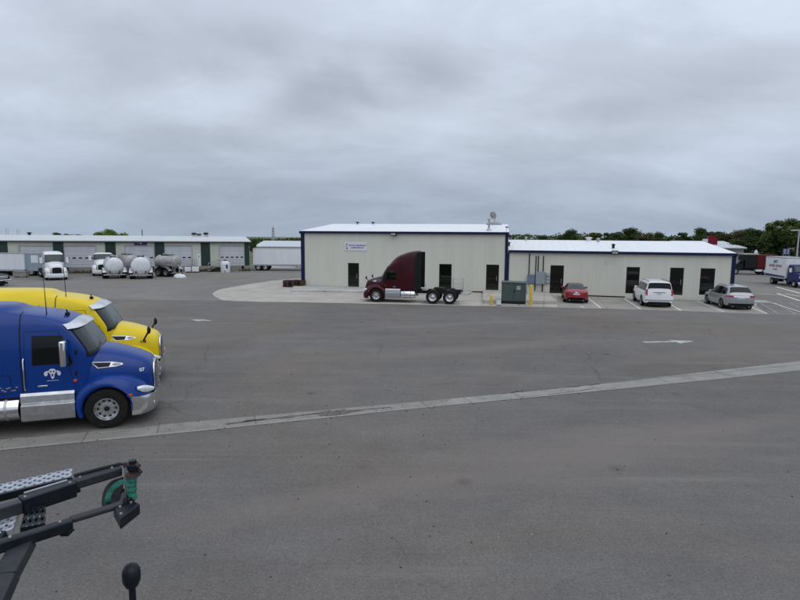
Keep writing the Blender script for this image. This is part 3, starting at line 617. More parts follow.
# ------------------------------------------------------------------ concrete round the building
def strip(pts_px): return [at(*p) for p in pts_px]
back = [bw(-1.2, 14, 0), bw(0.5, 0.5, 0), bw(sR+0.6, 0.5, 0)]
leaf = strip(((222, 300.2), (214.5, 296.3), (212, 293.6), (216, 291), (222, 288.9), (234, 286.6), (246, 284.6), (258, 282.6), (272, 280.7), (287, 279.2), (303, 278)))
sheet('concrete_apron', [(p.x, p.y) for p in AF[:]]+[(p.x, p.y) for p in (AF[-1]+BN*3.2, bw(sR+1.5, -1.2, 0), back[2], back[1], back[0])]+[(p.x, p.y) for p in reversed(leaf)], 0.0, M['apron'])
sheet('parking_slab', [(p.x, p.y) for p in (at(557, 307.1), at(630, 308.9), at(700, 311.2), at(767, 313.6))]+[(p.x, p.y) for p in (bw(sR+1.2, -1.3, 0), bw(fac(557, 295)[0], -.03, 0))], 0.003, M['parking'])
# low ramped walk in front of the tall wing
wk = [bw(-0.9, -0.06, 0)]+[at(291.5, 291.6), at(320, 291.9), at(360, 292.5), at(420, 294.0), at(468, 295.2)]+[bw(17.3, -0.06, 0)]
slab('sidewalk', wk, 0.004, 0.11, M['walk'])
pd = [bw(fac(483.5, 280)[0], -0.08, 0), at(482.5, 303.2), at(556.5, 304.2), bw(fac(548.5, 280)[0], -0.08, 0)]
slab('door_stoop', pd, 0.004, 0.26, M['apron'], bevel=0.02)
s0 = fac(664, 297)[0]
sw = [bw(s0, -0.06, 0), bw(s0, -0.95, 0), bw(sR+2.6, -0.95, 0), bw(sR+2.6, 0.5, 0), bw(sR+0.1, 0.5, 0), bw(sR+0.1, -0.06, 0)]
slab('sidewalk', sw, 0.004, 0.14, M['walk'])
# parking stripes
def stripe(a, b, wid=0.12, m='paint_white', z=0.007, name='parking_stripe'):
    d = (b-a).normalized(); n = Vector((-d.y, d.x, 0))*wid/2
    return sheet(name, [a+n, a-n, b-n, b+n], z, M[m])
for a, b in (((588.4, 298.4), (600.7, 307.9)), ((624.7, 299), (640.7, 309.1)), ((664, 300.5), (681, 310.6)), ((696.8, 301.2), (724, 311.7)), ((741, 303), (767.3, 313.7))): stripe(at(*a), at(*b))
stripe(at(581, 306.5), at(584.5, 307.8))
# hatched no-parking area and the lines of the lot on the right
h0, h1 = at(756, 302.2), at(768, 313.6); hd = (at(800, 312.5)-at(768, 311.8)).normalized()
pA, pB = at(759, 302.5), at(771, 313.2)
ax = BU; dp = (pB-pA)
for k in range(9):
    a = pA+ax*(k*1.1); stripe(a, a+dp*0.98+ax*0.4, 0.07, 'paint_faint', 0.010)
for k in range(8):
    a = pA+dp*(k/7.0); stripe(a, a+ax*9.5, 0.07, 'paint_faint', 0.014)
stripe(at(766, 301), at(800, 312), 0.12, 'paint_white', 0.018)
for a, b, wd in (((777, 293.3), (800, 300.8), .22), ((757, 293.6), (780, 294.9), .2), ((785, 293.8), (802, 296.6), .2), ((776, 286.7), (800, 293.3), .25), ((752, 281), (770, 281.6), .15)): stripe(at(*a), at(*b), wd, 'paint_white', 0.0)
# worn arrows on the yard
def arrow(a, b, m, wid, head):
    a = at(*a); b = at(*b); d = (b-a).normalized(); n = Vector((-d.y, d.x, 0)); L_ = (b-a).length
    sheet('painted_arrow', [a+n*wid/2, a-n*wid/2, b-d*head-n*wid/2, b-d*head-n*head*.45, b, b-d*head+n*head*.45, b-d*head+n*wid/2], 0.003, M[m])
arrow((643.5, 342.2), (694.5, 341.2), 'paint_faint', 0.26, 1.1)
arrow((211, 320.8), (190, 319.6), 'paint_faint', 0.26, 0.9)

# concrete valley gutter across the yard
ga, gb = at(-150, 452.5), at(1000, 341.0); gc, gd = at(1000, 351), at(-150, 466)
t1 = [at(u, v) for u, v in ((-150, 453.5), (0, 438.7), (158, 425), (250, 416.6), (330, 409.6), (400, 403.4), (500, 394.2), (600, 384), (700, 372.5), (800, 361), (1000, 339))]
t2 = [at(u, v) for u, v in ((-150, 466), (0, 450.5), (200, 431.2), (300, 420.8), (400, 410.3), (500, 400.6), (600, 391), (700, 381), (800, 370.5), (1000, 350))]
gm1, gm2 = at(452, 398.6), at(440, 406.4)
sheet('gutter', [(p.x, p.y) for p in t1[:6]]+[(gm1.x, gm1.y), (gm2.x, gm2.y)]+[(p.x, p.y) for p in reversed(t2[:5])], 0.003, M['gutter_worn'])
sheet('gutter', [(gm1.x, gm1.y)]+[(p.x, p.y) for p in t1[6:]]+[(p.x, p.y) for p in reversed(t2[5:])]+[(gm2.x, gm2.y)], 0.003, M['gutter'])
lipd = (t2[-1]-t2[0]).normalized(); lipn = Vector((-lipd.y, lipd.x, 0))
sheet('gutter_lip', [p+lipn*0.13 for p in t2[:8]]+[p+lipn*0.0 for p in reversed(t2[:8])], 0.0065, M['gutter'])
# dark crumbled joint along the gutter, where the asphalt has broken away
def ragged(name, px, w0, w1, m, z, seed):
    rnd = random.Random(seed); P = [at(u, v) for u, v in px]; up = []; dn = []
    for a, b in zip(P, P[1:]):
        d = (b-a).normalized(); n = Vector((-d.y, d.x, 0)); k = max(2, int((b-a).length/0.18))
        for i in range(k):
            c = a+(b-a)*(i/k); up.append(c+n*rnd.uniform(w0, w1)*(0.25+abs(mnoise.noise(c*0.9))*2.0)); dn.append(c-n*rnd.uniform(w0, w1)*(0.25+abs(mnoise.noise(c*0.9+Vector((9, 9, 9))))*1.6))
    sheet(name, up+list(reversed(dn)), z, M[m])
M['crumble'] = mat('crumbled_joint', (0.035, 0.032, 0.030), 0.95, var=0.5, scale=9, bump=0.6)
M['grit'] = mat('brown_grit', (0.12, 0.105, 0.085), 0.95, var=0.5, scale=12, bump=0.6)
ragged('joint_crack', ((225, 424.5), (290, 416.5), (345, 411.2), (398, 406.9)), 0.01, 0.10, 'crumble', 0.007, 4)
ragged('joint_grit', ((318, 414.5), (350, 411.5), (368, 409.5)), 0.06, 0.22, 'grit', 0.011, 5)
ragged('joint_grit', ((280, 418.6), (300, 416.5)), 0.04, 0.16, 'grit', 0.011, 6)
ragged('joint_crack', ((500, 394.0), (570, 387.2), (605, 383.4)), 0.01, 0.05, 'crumble', 0.007, 8)
ragged('joint_crack', ((505, 398.9), (560, 393.4), (598, 388.0)), 0.005, 0.03, 'crumble', 0.007, 9)
ragged('joint_crack', ((158, 425.6), (0, 439.2), (-40, 443)), 0.005, 0.03, 'crumble', 0.007, 10)
for k, (u, v) in enumerate(((85, 437), (158.5, 428), (255, 420), (425, 405), (468, 400.5), (690, 378.5))):
    a = at(u-1, v-5); b = at(u+1, v+5); c = at(u, v); d = (t1[-1]-t1[0]).normalized(); n = Vector((-d.y, d.x, 0)); stripe(c-n*.4, c+n*.4, 0.012, 'crumble', 0.007, 'slab_joint')

# loose stones and bits of broken asphalt, uncountable
mb = MB(); rnd = random.Random(41)
for k in range(900):
    if k < 420:
        f = rnd.random()**1.3; i_ = min(len(t1)-2, int(f*(len(t1)-1))); a = t1[i_].lerp(t1[i_+1], rnd.random()); p = a+Vector((rnd.gauss(0, .3), rnd.gauss(-.35, .35), 0)); r_ = rnd.uniform(.006, .028)
    else:
        p = Vector((rnd.uniform(-8, 9), rnd.uniform(4.5, 36), 0)); r_ = rnd.uniform(.005, .018)*(1+p.y/30)
    h_ = r_*rnd.uniform(.5, 1.0); n_ = 5
    ring = [p+Vector((r_*math.cos(q)*rnd.uniform(.7, 1.2), r_*math.sin(q)*rnd.uniform(.7, 1.2), 0.002)) for q in [2*math.pi*j/n_ for j in range(n_)]]
    mb.add(ring+[p+Vector((0, 0, h_))], [(j, (j+1) % n_, n_) for j in range(n_)], rnd.choice((0, 0, 1)))
tag(mb.build('gravel', [M['crumble'], M['grit']], smooth=False), 'loose stones and crumbs of asphalt scattered over the yard', 'gravel', kind='stuff')  # yard_grit
# ------------------------------------------------------------------ yard items near the building
P = at(513, 305.2)
t = thing('pad_transformer', 'dark green padmount transformer cabinet between two yellow bollards', 'transformer', P, BA)
wd = 1.78; ht = 1.72
MB().box((-wd/2-.12, -0.12, 0), (wd/2+.12, 1.6, 0.09)).build('pad', M['walk'], t, bevel=0.02)
MB().prism([(-wd/2, 0, 0.09), (-wd/2, 1.45, 0.09), (-wd/2, 1.45, ht-.06), (-wd/2, 0, ht-.06)], (wd, 0, 0)).build('cabinet', M['transformer'], t, bevel=0.02)
MB().prism([(-wd/2-.04, -0.05, ht-.06), (-wd/2-.04, 1.5, ht-.06), (-wd/2-.04, 1.5, ht+.01), (-wd/2-.04, 0.7, ht+.05), (-wd/2-.04, -0.05, ht+.01)], (wd+.08, 0, 0)).build('lid', M['transformer'], t, bevel=0.012)
MB().box((-wd/2+.03, -0.03, 0.34), (-.01, -0.002, ht-.1)).box((.01, -0.03, 0.34), (wd/2-.03, -0.002, ht-.1)).build('cabinet_door', M['transformer'], t, bevel=0.01)
MB().box((0.22, -0.036, 1.18), (0.52, -0.031, 1.48)).build('warning_plate', M['alu_dull'], t)
MB().box((-wd/2-.01, -0.015, 0.10), (wd/2+.01, -0.001, 0.30)).build('sill', M['frame'], t)
MB().box((0.06, -0.07, 1.0), (0.12, -0.031, 1.2)).build('handle', M['plastic'], t, bevel=0.01)
def bollard(p, h, r, label):
    t = thing('bollard', label, 'bollard', p, 0.3, 'yellow bollards by the transformer')
    MB().lathe([(r, 0), (r, h-.08), (r*.8, h-.02), (0.001, h)], (0, 0, 0), 'z', 18).build('post', M['safety'], t)
    MB().lathe([(r*1.5, 0.0), (r*1.5, 0.03), (r, 0.05)], (0, 0, 0), 'z', 18).build('foot', M['walk'], t)
bollard(at(491.2, 306.4), 0.85, 0.10, 'short yellow bollard left of the green transformer')
bollard(at(530.6, 306.4), 1.62, 0.115, 'tall yellow bollard right of the green transformer')
P = at(498.5, 305.8)
t = thing('utility_box', 'small white utility box at the left foot of the green transformer', 'utility box', P, BA)
MB().box((-0.16, 0, 0.06), (0.16, 0.3, 0.34)).build('box', M['white'], t, bevel=0.02); MB().box((-0.18, -.02, 0.34), (0.18, 0.32, 0.38)).build('lid', M['white'], t, bevel=0.01)
MB().box((-0.14, 0.02, 0), (0.14, 0.28, 0.06)).build('foot', M['plastic'], t)
t = hung('hose_bib', 'grey water meter on a riser pipe by the right edge of the transformer', 'meter', *fac(524.5, 287), y=-2.4)
zz = -t.location.z+0.26
MB().tube([(0, 0, zz), (0, 0, 0.15), (0.25, 0, 0.2), (0.3, 0, zz)], 0.05, 8).build('riser', M['galv'], t); MB().lathe([(0.001, -0.1), (0.14, -0.1), (0.16, 0), (0.14, 0.12), (0.001, 0.12)], (0.1, 0, 0.2), 'y', 14).build('dial', M['alu_dull'], t)
# stack of old wood beside the left corner
P0 = at(294, 287.0)
rnd = random.Random(3)
k = 0
for (u, v, ln, hh, lab) in ((289, 287.2, 1.1, 0.55, 'weathered pallet in the left stack away from the building corner'), (297.5, 287.0, 1.25, 0.62, 'reddish brown pallet in the stack against the navy building corner')):
    p = at(u, v)+Vector((0, 0.5, 0))
    z = 0.0; lv = 0
    while z < hh:
        mb = MB()
        for xx in (-ln/2, -0.05, ln/2-.1): mb.box((xx, -0.5, z), (xx+.1, 0.5, z+.09))
        for q in range(6): mb.box((-ln/2, -0.5+q*.18, z+.092), (ln/2, -0.5+q*.18+.11, z+.115))
        o = mb.build('pallet', M['wood'] if lv % 2 else M['rust'], None, smooth=False, loc=p); o.rotation_euler.z = BA+rnd.uniform(-.06, .06); tag(o, lab, 'pallet', 'pallets in the '+('grey' if u < 292 else 'reddish')+' stack'); z += 0.135; lv += 1
# wire rack behind the maroon tractor
t = thing('wire_cart', 'grey wire rack cart standing against the wall behind the tractor tail', 'cart', bw(fac(459.5, 285)[0], -0.9, 0.1), BA)
mb = MB()
for x in (-.45, .45):
    for y in (-.2, .2): mb.tube([(x, y, 0.1), (x, y, 1.25)], 0.02, 6)
mb.build('frame', M['galv'], t)
for z in (0.35, 0.75, 1.15):
    mb = MB()
    for q in range(7): mb.tube([(-.45+q*.15, -.2, z), (-.45+q*.15, .2, z)], 0.008, 5)
    mb.tube([(-.45, -.2, z), (.45, -.2, z)], 0.012, 5).tube([(-.45, .2, z), (.45, .2, z)], 0.012, 5).build('shelf', M['galv'], t)
for x in (-.45, .45):
    for y in (-.2, .2): MB().lathe([(0.001, -.02), (0.06, -.02), (0.06, .02), (0.001, .02)], (x, y, 0.06), 'x', 10).build('wheel', M['rubber'], t)

# ------------------------------------------------------------------ dock warehouse on the left
DA = R(20.0); DU = Vector((math.cos(DA), math.sin(DA), 0)); DN = Vector((-math.sin(DA), math.cos(DA), 0))
DP = at(240, 271.0); DP = Vector((DP.x, DP.y, 0))+DU*0.9
def dfac(u, v): return onplane(u, v, DP, DU, DN)
dk = thing('dock_warehouse', 'long low pale warehouse with white dock doors and dark green bays', 'building', DP, DA)
dz = (dfac(20, 239.3)[1]+dfac(220, 241.6)[1])/2
S0 = dfac(-45, 250)[0]; S1 = dfac(249.3, 250)[0]
doors = []
for u0, u1 in ((-34, 2), (20, 53.3), (64.3, 95.8), (125.3, 154.3), (165, 192), (219.7, 244.3)):
    zt = dfac((u0+u1)/2, 246.0 if u0 > 0 else 245)[1]; doors.append((dfac(u0, 255)[0], dfac(u1, 255)[0], 0.78, zt))
doors = doors[1:]
mdoor = (dfac(197, 258)[0], dfac(200.6, 258)[0], 0.78, dfac(199, 253)[1])
mb = MB(); wall_mb(mb, S0, S1, 0.78, dz, doors+[mdoor]); mb.build('wall', M['dockwall'], dk, smooth=False)
MB().add([(S0, -0.06, 0), (S1, -0.06, 0), (S1, -0.06, 0.78), (S0, -0.06, 0.78), (S0, 0, 0.78), (S1, 0, 0.78)], [(0, 1, 2, 3), (3, 2, 5, 4)]).build('dock_wall', M['dock'], dk, smooth=False)
for o in doors:
    a, b, c, d = o
    D = MB().box((a, 0.08, c), (b, 0.12, d)).build('dock_door', M['doorwhite'], dk, smooth=False)
    mb = MB(); n = 5; zw = c+(d-c)*0.40
    for k in range(n):
        xc = a+(b-a)*(k+.5)/n; mb.box((xc-.19, 0.068, zw), (xc+.19, 0.079, zw+.17))
    mb.build('window_row', M['glass_tint'], D, smooth=False)
    fb = MB(); fb.box((a-.08, -0.03, c), (a-.003, 0.0-.003, d+.08)); fb.box((b+.003, -0.03, c), (b+.08, -0.003, d+.08)); fb.box((a-.003, -0.03, d+.003), (b+.003, -0.003, d+.09)); fb.build('door_frame', M['tankgrey'], D, smooth=False)
    for xx in (a+.1, b-.4): MB().box((xx, -0.20, 0.35), (xx+.3, -0.062, 0.78)).build('dock_bumper', M['rubber'], D, smooth=False)
a, b, c, d = mdoor
D = MB().box((a, 0.05, c), (b, 0.09, d)).build('door', M['white'], dk, smooth=False); MB().box((a+.2, 0.042, c+1.1), (b-.2, 0.049, d-.3)).build('pane', M['glass_tint'], D, smooth=False)
for u0, u1 in ((-44, -35), (-3, 8.2), (53.6, 64), (105.6, 116), (155, 164.6), (201, 210.2), (244.6, 249.3)):
    MB().box((dfac(u0, 255)[0], -0.05, 0.05 if u0 > 60 else 0.7), (dfac(u1, 255)[0], -0.004, dz-.25)).build('green_bay', M['trim_green'], dk, smooth=False)
DD = 11.0
zr = onplane(120, 235.6, DP+DN*DD, DU, DN)[1]
pr = [(-0.35, dz-.02), (DD, zr), (2*DD+.3, dz-.02)]
MB().prism([(S0, y, z) for y, z in pr+[(y, z-.09) for y, z in reversed(pr)]], (S1-S0+.25, 0, 0)).build('roof', M['roofgrey'], dk, smooth=False)
MB().box((S0, -0.42, dz-.24), (S1+.28, -0.05, dz-.115)).build('eave_gutter', M['trim_green'], dk, smooth=False)
MB().add([(S1, 0.002, 0), (S1, 2*DD, 0), (S1, 2*DD, dz-.03), (S1, DD, zr-.1), (S1, 0.002, dz-.03)], [(0, 1, 2, 3, 4)]).add([(S0, 2*DD, 0), (S1, 2*DD, 0), (S1, 2*DD, dz-.03), (S0, 2*DD, dz-.03)], [(0, 1, 2, 3)]).build('end_wall', M['trim_green'], dk, smooth=False)
def dw(s, y, z): return DP+DU*s+DN*y+Vector((0, 0, z))
# tenant sign
a = dfac(134.2, 243)[0]; b = dfac(146.9, 243)[0]; zt = dfac(140, 240.8)[1]; zb = dfac(140, 245.2)[1]
t = thing('tenant_sign', 'dark purple and blue sign under the eave above a dock door', 'sign', dw((a+b)/2, -0.005, (zt+zb)/2), DA)
w_ = b-a; h_ = zt-zb
MB().box((-w_/2, -0.08, -h_/2), (w_*.12, 0, h_/2)).build('panel', M['signpurple'], t, bevel=0.01); MB().box((w_*.12+.004, -0.08, -h_/2), (w_/2, 0, h_/2)).build('panel', M['signblue'], t, bevel=0.01)
MB().prism([(w_*.02+.13*math.cos(q), -0.083, -.02+.13*math.sin(q)) for q in [R(g*72+90) for g in range(5)]], (0, -.003, 0)).build('emblem', M['letter_white'], t)
MB().box((-w_*.42, -0.084, -.02), (-w_*.10, -0.081, .06)).box((w_*.18, -0.084, .10), (w_*.44, -0.081, .16)).build('stripe', M['tankgrey'], t)
# things along the dock
rail = thing('dock_stairs', 'grey steel dock stairs with pipe handrails beside the dark green bay', 'stairs', dw(dfac(214, 262)[0], 0, 0), DA)
for k in range(4): MB().box((-0.8+k*.28, -1.25, 0.19*(k+1)-.05), (-0.8+k*.28+.3, -0.25, 0.19*(k+1))).build('tread', M['galv'], rail)
for y in (-1.25, -0.25): MB().tube([(-.8, y, 0.1), (-.8, y, 1.1), (0.32, y, 1.75), (1.4, y, 1.75), (1.4, y, 0.0)], 0.035, 8).tube([(-.8, y, 0.6), (0.32, y, 1.25), (1.4, y, 1.25)], 0.025, 8).build('handrail', M['galv'], rail)
MB().box((0.3, -1.25, 0.70), (1.4, -0.25, 0.76)).build('landing', M['galv'], rail)
def rail_run(u0, u1, lab):
    a = dfac(u0, 265)[0]; b = dfac(u1, 265)[0]; t = thing('guard_rail', lab, 'railing', dw(a, -0.6, 0), DA)
    mb = MB(); n = 5
    for k in range(n): mb.tube([((b-a)*k/(n-1), 0, 0), ((b-a)*k/(n-1), 0, 1.85)], 0.03, 6)
    mb.build('post', M['galv'], t); MB().tube([(0, 0, 1.85), (b-a, 0, 1.85)], 0.03, 6).tube([(0, 0, 1.35), (b-a, 0, 1.35)], 0.025, 6).build('rail', M['galv'], t)
rail_run(184, 198, 'grey pipe railing along the dock right of the grey tank trailer')
rail_run(226, 240, 'grey pipe railing in front of the last white dock door')
def tote(u, v, w_, d_, h_, lab, m='white'):
    t = thing('storage_tote', lab, 'tote', at(u, v), DA, 'white totes along the dock')
    MB().box((-w_/2, -d_/2, 0.14), (w_/2, d_/2, h_)).build('tank', M[m], t, bevel=0.06)
    MB().box((-w_/2-.02, -d_/2-.02, 0), (w_/2+.02, d_/2+.02, 0.05)).box((-w_/2, -d_/2, 0.05), (-w_/2+.12, d_/2, 0.14)).box((w_/2-.12, -d_/2, 0.05), (w_/2, d_/2, 0.14)).build('pallet', M['wood'], t)
    MB().lathe([(0.001, 0.06), (0.15, 0.05), (0.15, 0)], (0, 0, h_), 'z', 14).build('cap', M['plastic'], t)
tote(188, 272.6, 0.8, 0.8, 0.75, 'small white tote left of the white chest by the dock')
tote(195.5, 272.6, 0.9, 0.8, 0.8, 'square white chest on a pallet in front of the man door')
t = thing('chemical_tank', 'white upright plastic tank with dark fittings beside the dock stairs', 'tank', at(225.5, 272.4), DA)
MB().lathe([(0.60, 0), (0.63, 0.1), (0.63, 1.15), (0.56, 1.4), (0.36, 1.56), (0.001, 1.62)], (0, 0, 0), 'z', 24).build('tank', M['tankwhite'], t)
MB().lathe([(0.22, 0), (0.22, 0.1), (0.001, 0.12)], (0, 0, 1.60), 'z', 14).build('lid', M['plastic'], t)
MB().box((0.05, -0.66, 0.6), (0.30, -0.58, 1.1)).build('label_plate', M['signblue'], t); MB().tube([(-.1, -.6, .2), (-.1, -.8, .2)], .06, 8).build('valve', M['plastic'], t)
# weeds growing along the foot of the dock: uncountable
mb = MB(); rnd = random.Random(5)
for k in range(2600):
    s = rnd.uniform(S0+4, S1); dens = mnoise.noise(Vector((s*.35, 0, 0)))
    if rnd.random() > 0.5+dens*0.9: continue
    y = -0.15-abs(rnd.gauss(0, .35)); h = rnd.uniform(.12, .7)*(0.7+max(0, dens)); x2 = s+rnd.uniform(-.15, .15); y2 = y+rnd.uniform(-.15, .1); wv = rnd.uniform(.03, .09)
    mb.add([(s-wv, y, 0), (s+wv, y, 0), (x2+wv*.6, y2, h*.7), (x2, y2-.05, h), (x2-wv*.6, y2, h*.6)], [(0, 1, 2, 3, 4)])
o = mb.build('weeds', M['weed'], smooth=False); o.location = DP; o.rotation_euler.z = DA; tag(o, 'dry green and yellow weeds along the foot of the dock wall', 'weeds', kind='stuff')
# roof clutter on the warehouse
def droof(u, y): s = onplane(u, 236, DP+DN*y, DU, DN)[0]; return dw(s, y, dz+(zr-dz)*min(y, 2*DD-y)/DD)
for u, h, lab in ((194, .55, 'left small rooftop fan on the warehouse ridge'), (199, .4, 'middle low rooftop vent on the warehouse ridge'), (206, .6, 'right rooftop fan at the end of the warehouse ridge')):
    t = thing('roof_fan', lab, 'roof vent', droof(u, DD), DA, 'fans on the warehouse roof')
    MB().box((-.3, -.3, -.1), (.3, .3, h*.45)).build('curb', M['tankgrey'], t); MB().lathe([(0.2, h*.45), (0.42, h*.6), (0.42, h*.75), (0.25, h), (0.001, h)], (0, 0, 0), 'z', 14).build('hood', M['plastic'], t)
t = thing('roof_vent', 'tiny dark vent on the warehouse ridge above the second dock door', 'vent', droof(29.5, DD), DA)
MB().lathe([(.18, -.1), (.18, .2), (.35, .22), (.3, .35), (.001, .4)], (0, 0, 0), 'z', 12).build('cap', M['plastic'], t)
for u, hh, lab in ((6.5, .95, 'thin antenna mast at the left end of the warehouse roof'), (17.5, .85, 'paired thin antenna masts on the warehouse roof')):
    t = thing('roof_antenna', lab, 'antenna', droof(u, DD), DA)
    MB().tube([(0, 0, -.1), (0, 0, hh)], .03, 6).tube([(.25, 0, -.1), (.25, 0, hh*.8)], .025, 6).build('mast', M['galv'], t)
    MB().tube([(-.3, 0, hh*.75), (.45, 0, hh*.75)], .02, 6).tube([(-.2, 0, hh*.5), (.3, 0, hh*.5)], .02, 6).build('crossbar', M['galv'], t)
# ------------------------------------------------------------------ wheels (meshes shared)
WM = {}
def wheel_meshes(r, w, rim_m, key, holes=10, rr=0.58):
    if key in WM: return WM[key]
    ri = r*rr
    t = MB(); h = w/2
    prof = [(ri, -h*.8), (ri+.02, -h*.95), (r*.82, -h*1.0), (r*.95, -h*.94), (r*.985, -h*.8), (r, -h*.5)]
    for g in (-.3, 0, .3): prof += [(r, h*g-.012), (r-.014, h*g-.008), (r-.014, h*g+.008), (r, h*g+.012)]
    prof += [(r, h*.5), (r*.985, h*.8), (r*.95, h*.94), (r*.82, h), (ri+.02, h*.95), (ri, h*.8)]
    t.lathe(prof, n=36)
    tm = t.mesh('tyre', M['rubber'])
    q = MB()   # outer face at -y
    q.lathe([(ri, -h*.86), (ri*.985, -h*.92), (ri*.93, -h*.90), (ri*.90, -h*.62), (ri*.86, -h*.5), (ri*.62, -h*.38), (ri*.52, -h*.40), (ri*.50, -h*.5), (ri*.42, -h*.52), (0.001, -h*.54)], n=36)
    q.lathe([(ri, -h*.86), (ri, h*.8), (ri*.6, h*.8), (.001, h*.8)], n=36)
    for k in range(holes):
        a = 2*math.pi*k/holes; rc = ri*.74; c = Vector((rc*math.cos(a), 0, rc*math.sin(a)))
        q.lathe([(0.001, -h*.47), (ri*.125, -h*.465), (ri*.135, -h*.40)], (c.x, 0, c.z), 'y', 10, 1)
    for k in range(holes):
        a = 2*math.pi*(k+.5)/holes; rc = ri*.46; q.lathe([(0.001, -h*.62), (ri*.045, -h*.60), (ri*.05, -h*.48)], (rc*math.cos(a), 0, rc*math.sin(a)), 'y', 8, 0)
    rm = q.mesh('rim', [rim_m, M['black']])
    hb = MB().lathe([(0.001, -h*.86), (ri*.2, -h*.82), (ri*.24, -h*.52)], n=18).mesh('hub', M['black'] if rim_m is M['alu'] else M['chrome'])
    WM[key] = (tm, rm, hb); return WM[key]
def add_wheel(root, x, y, z, meshes, side):
    o = link('wheel', meshes[0], root); o.location = (x, y, z)
    if side > 0: o.rotation_euler.z = math.pi
    r = link('rim', meshes[1], o); h = link('hub', meshes[2], o)
    return o

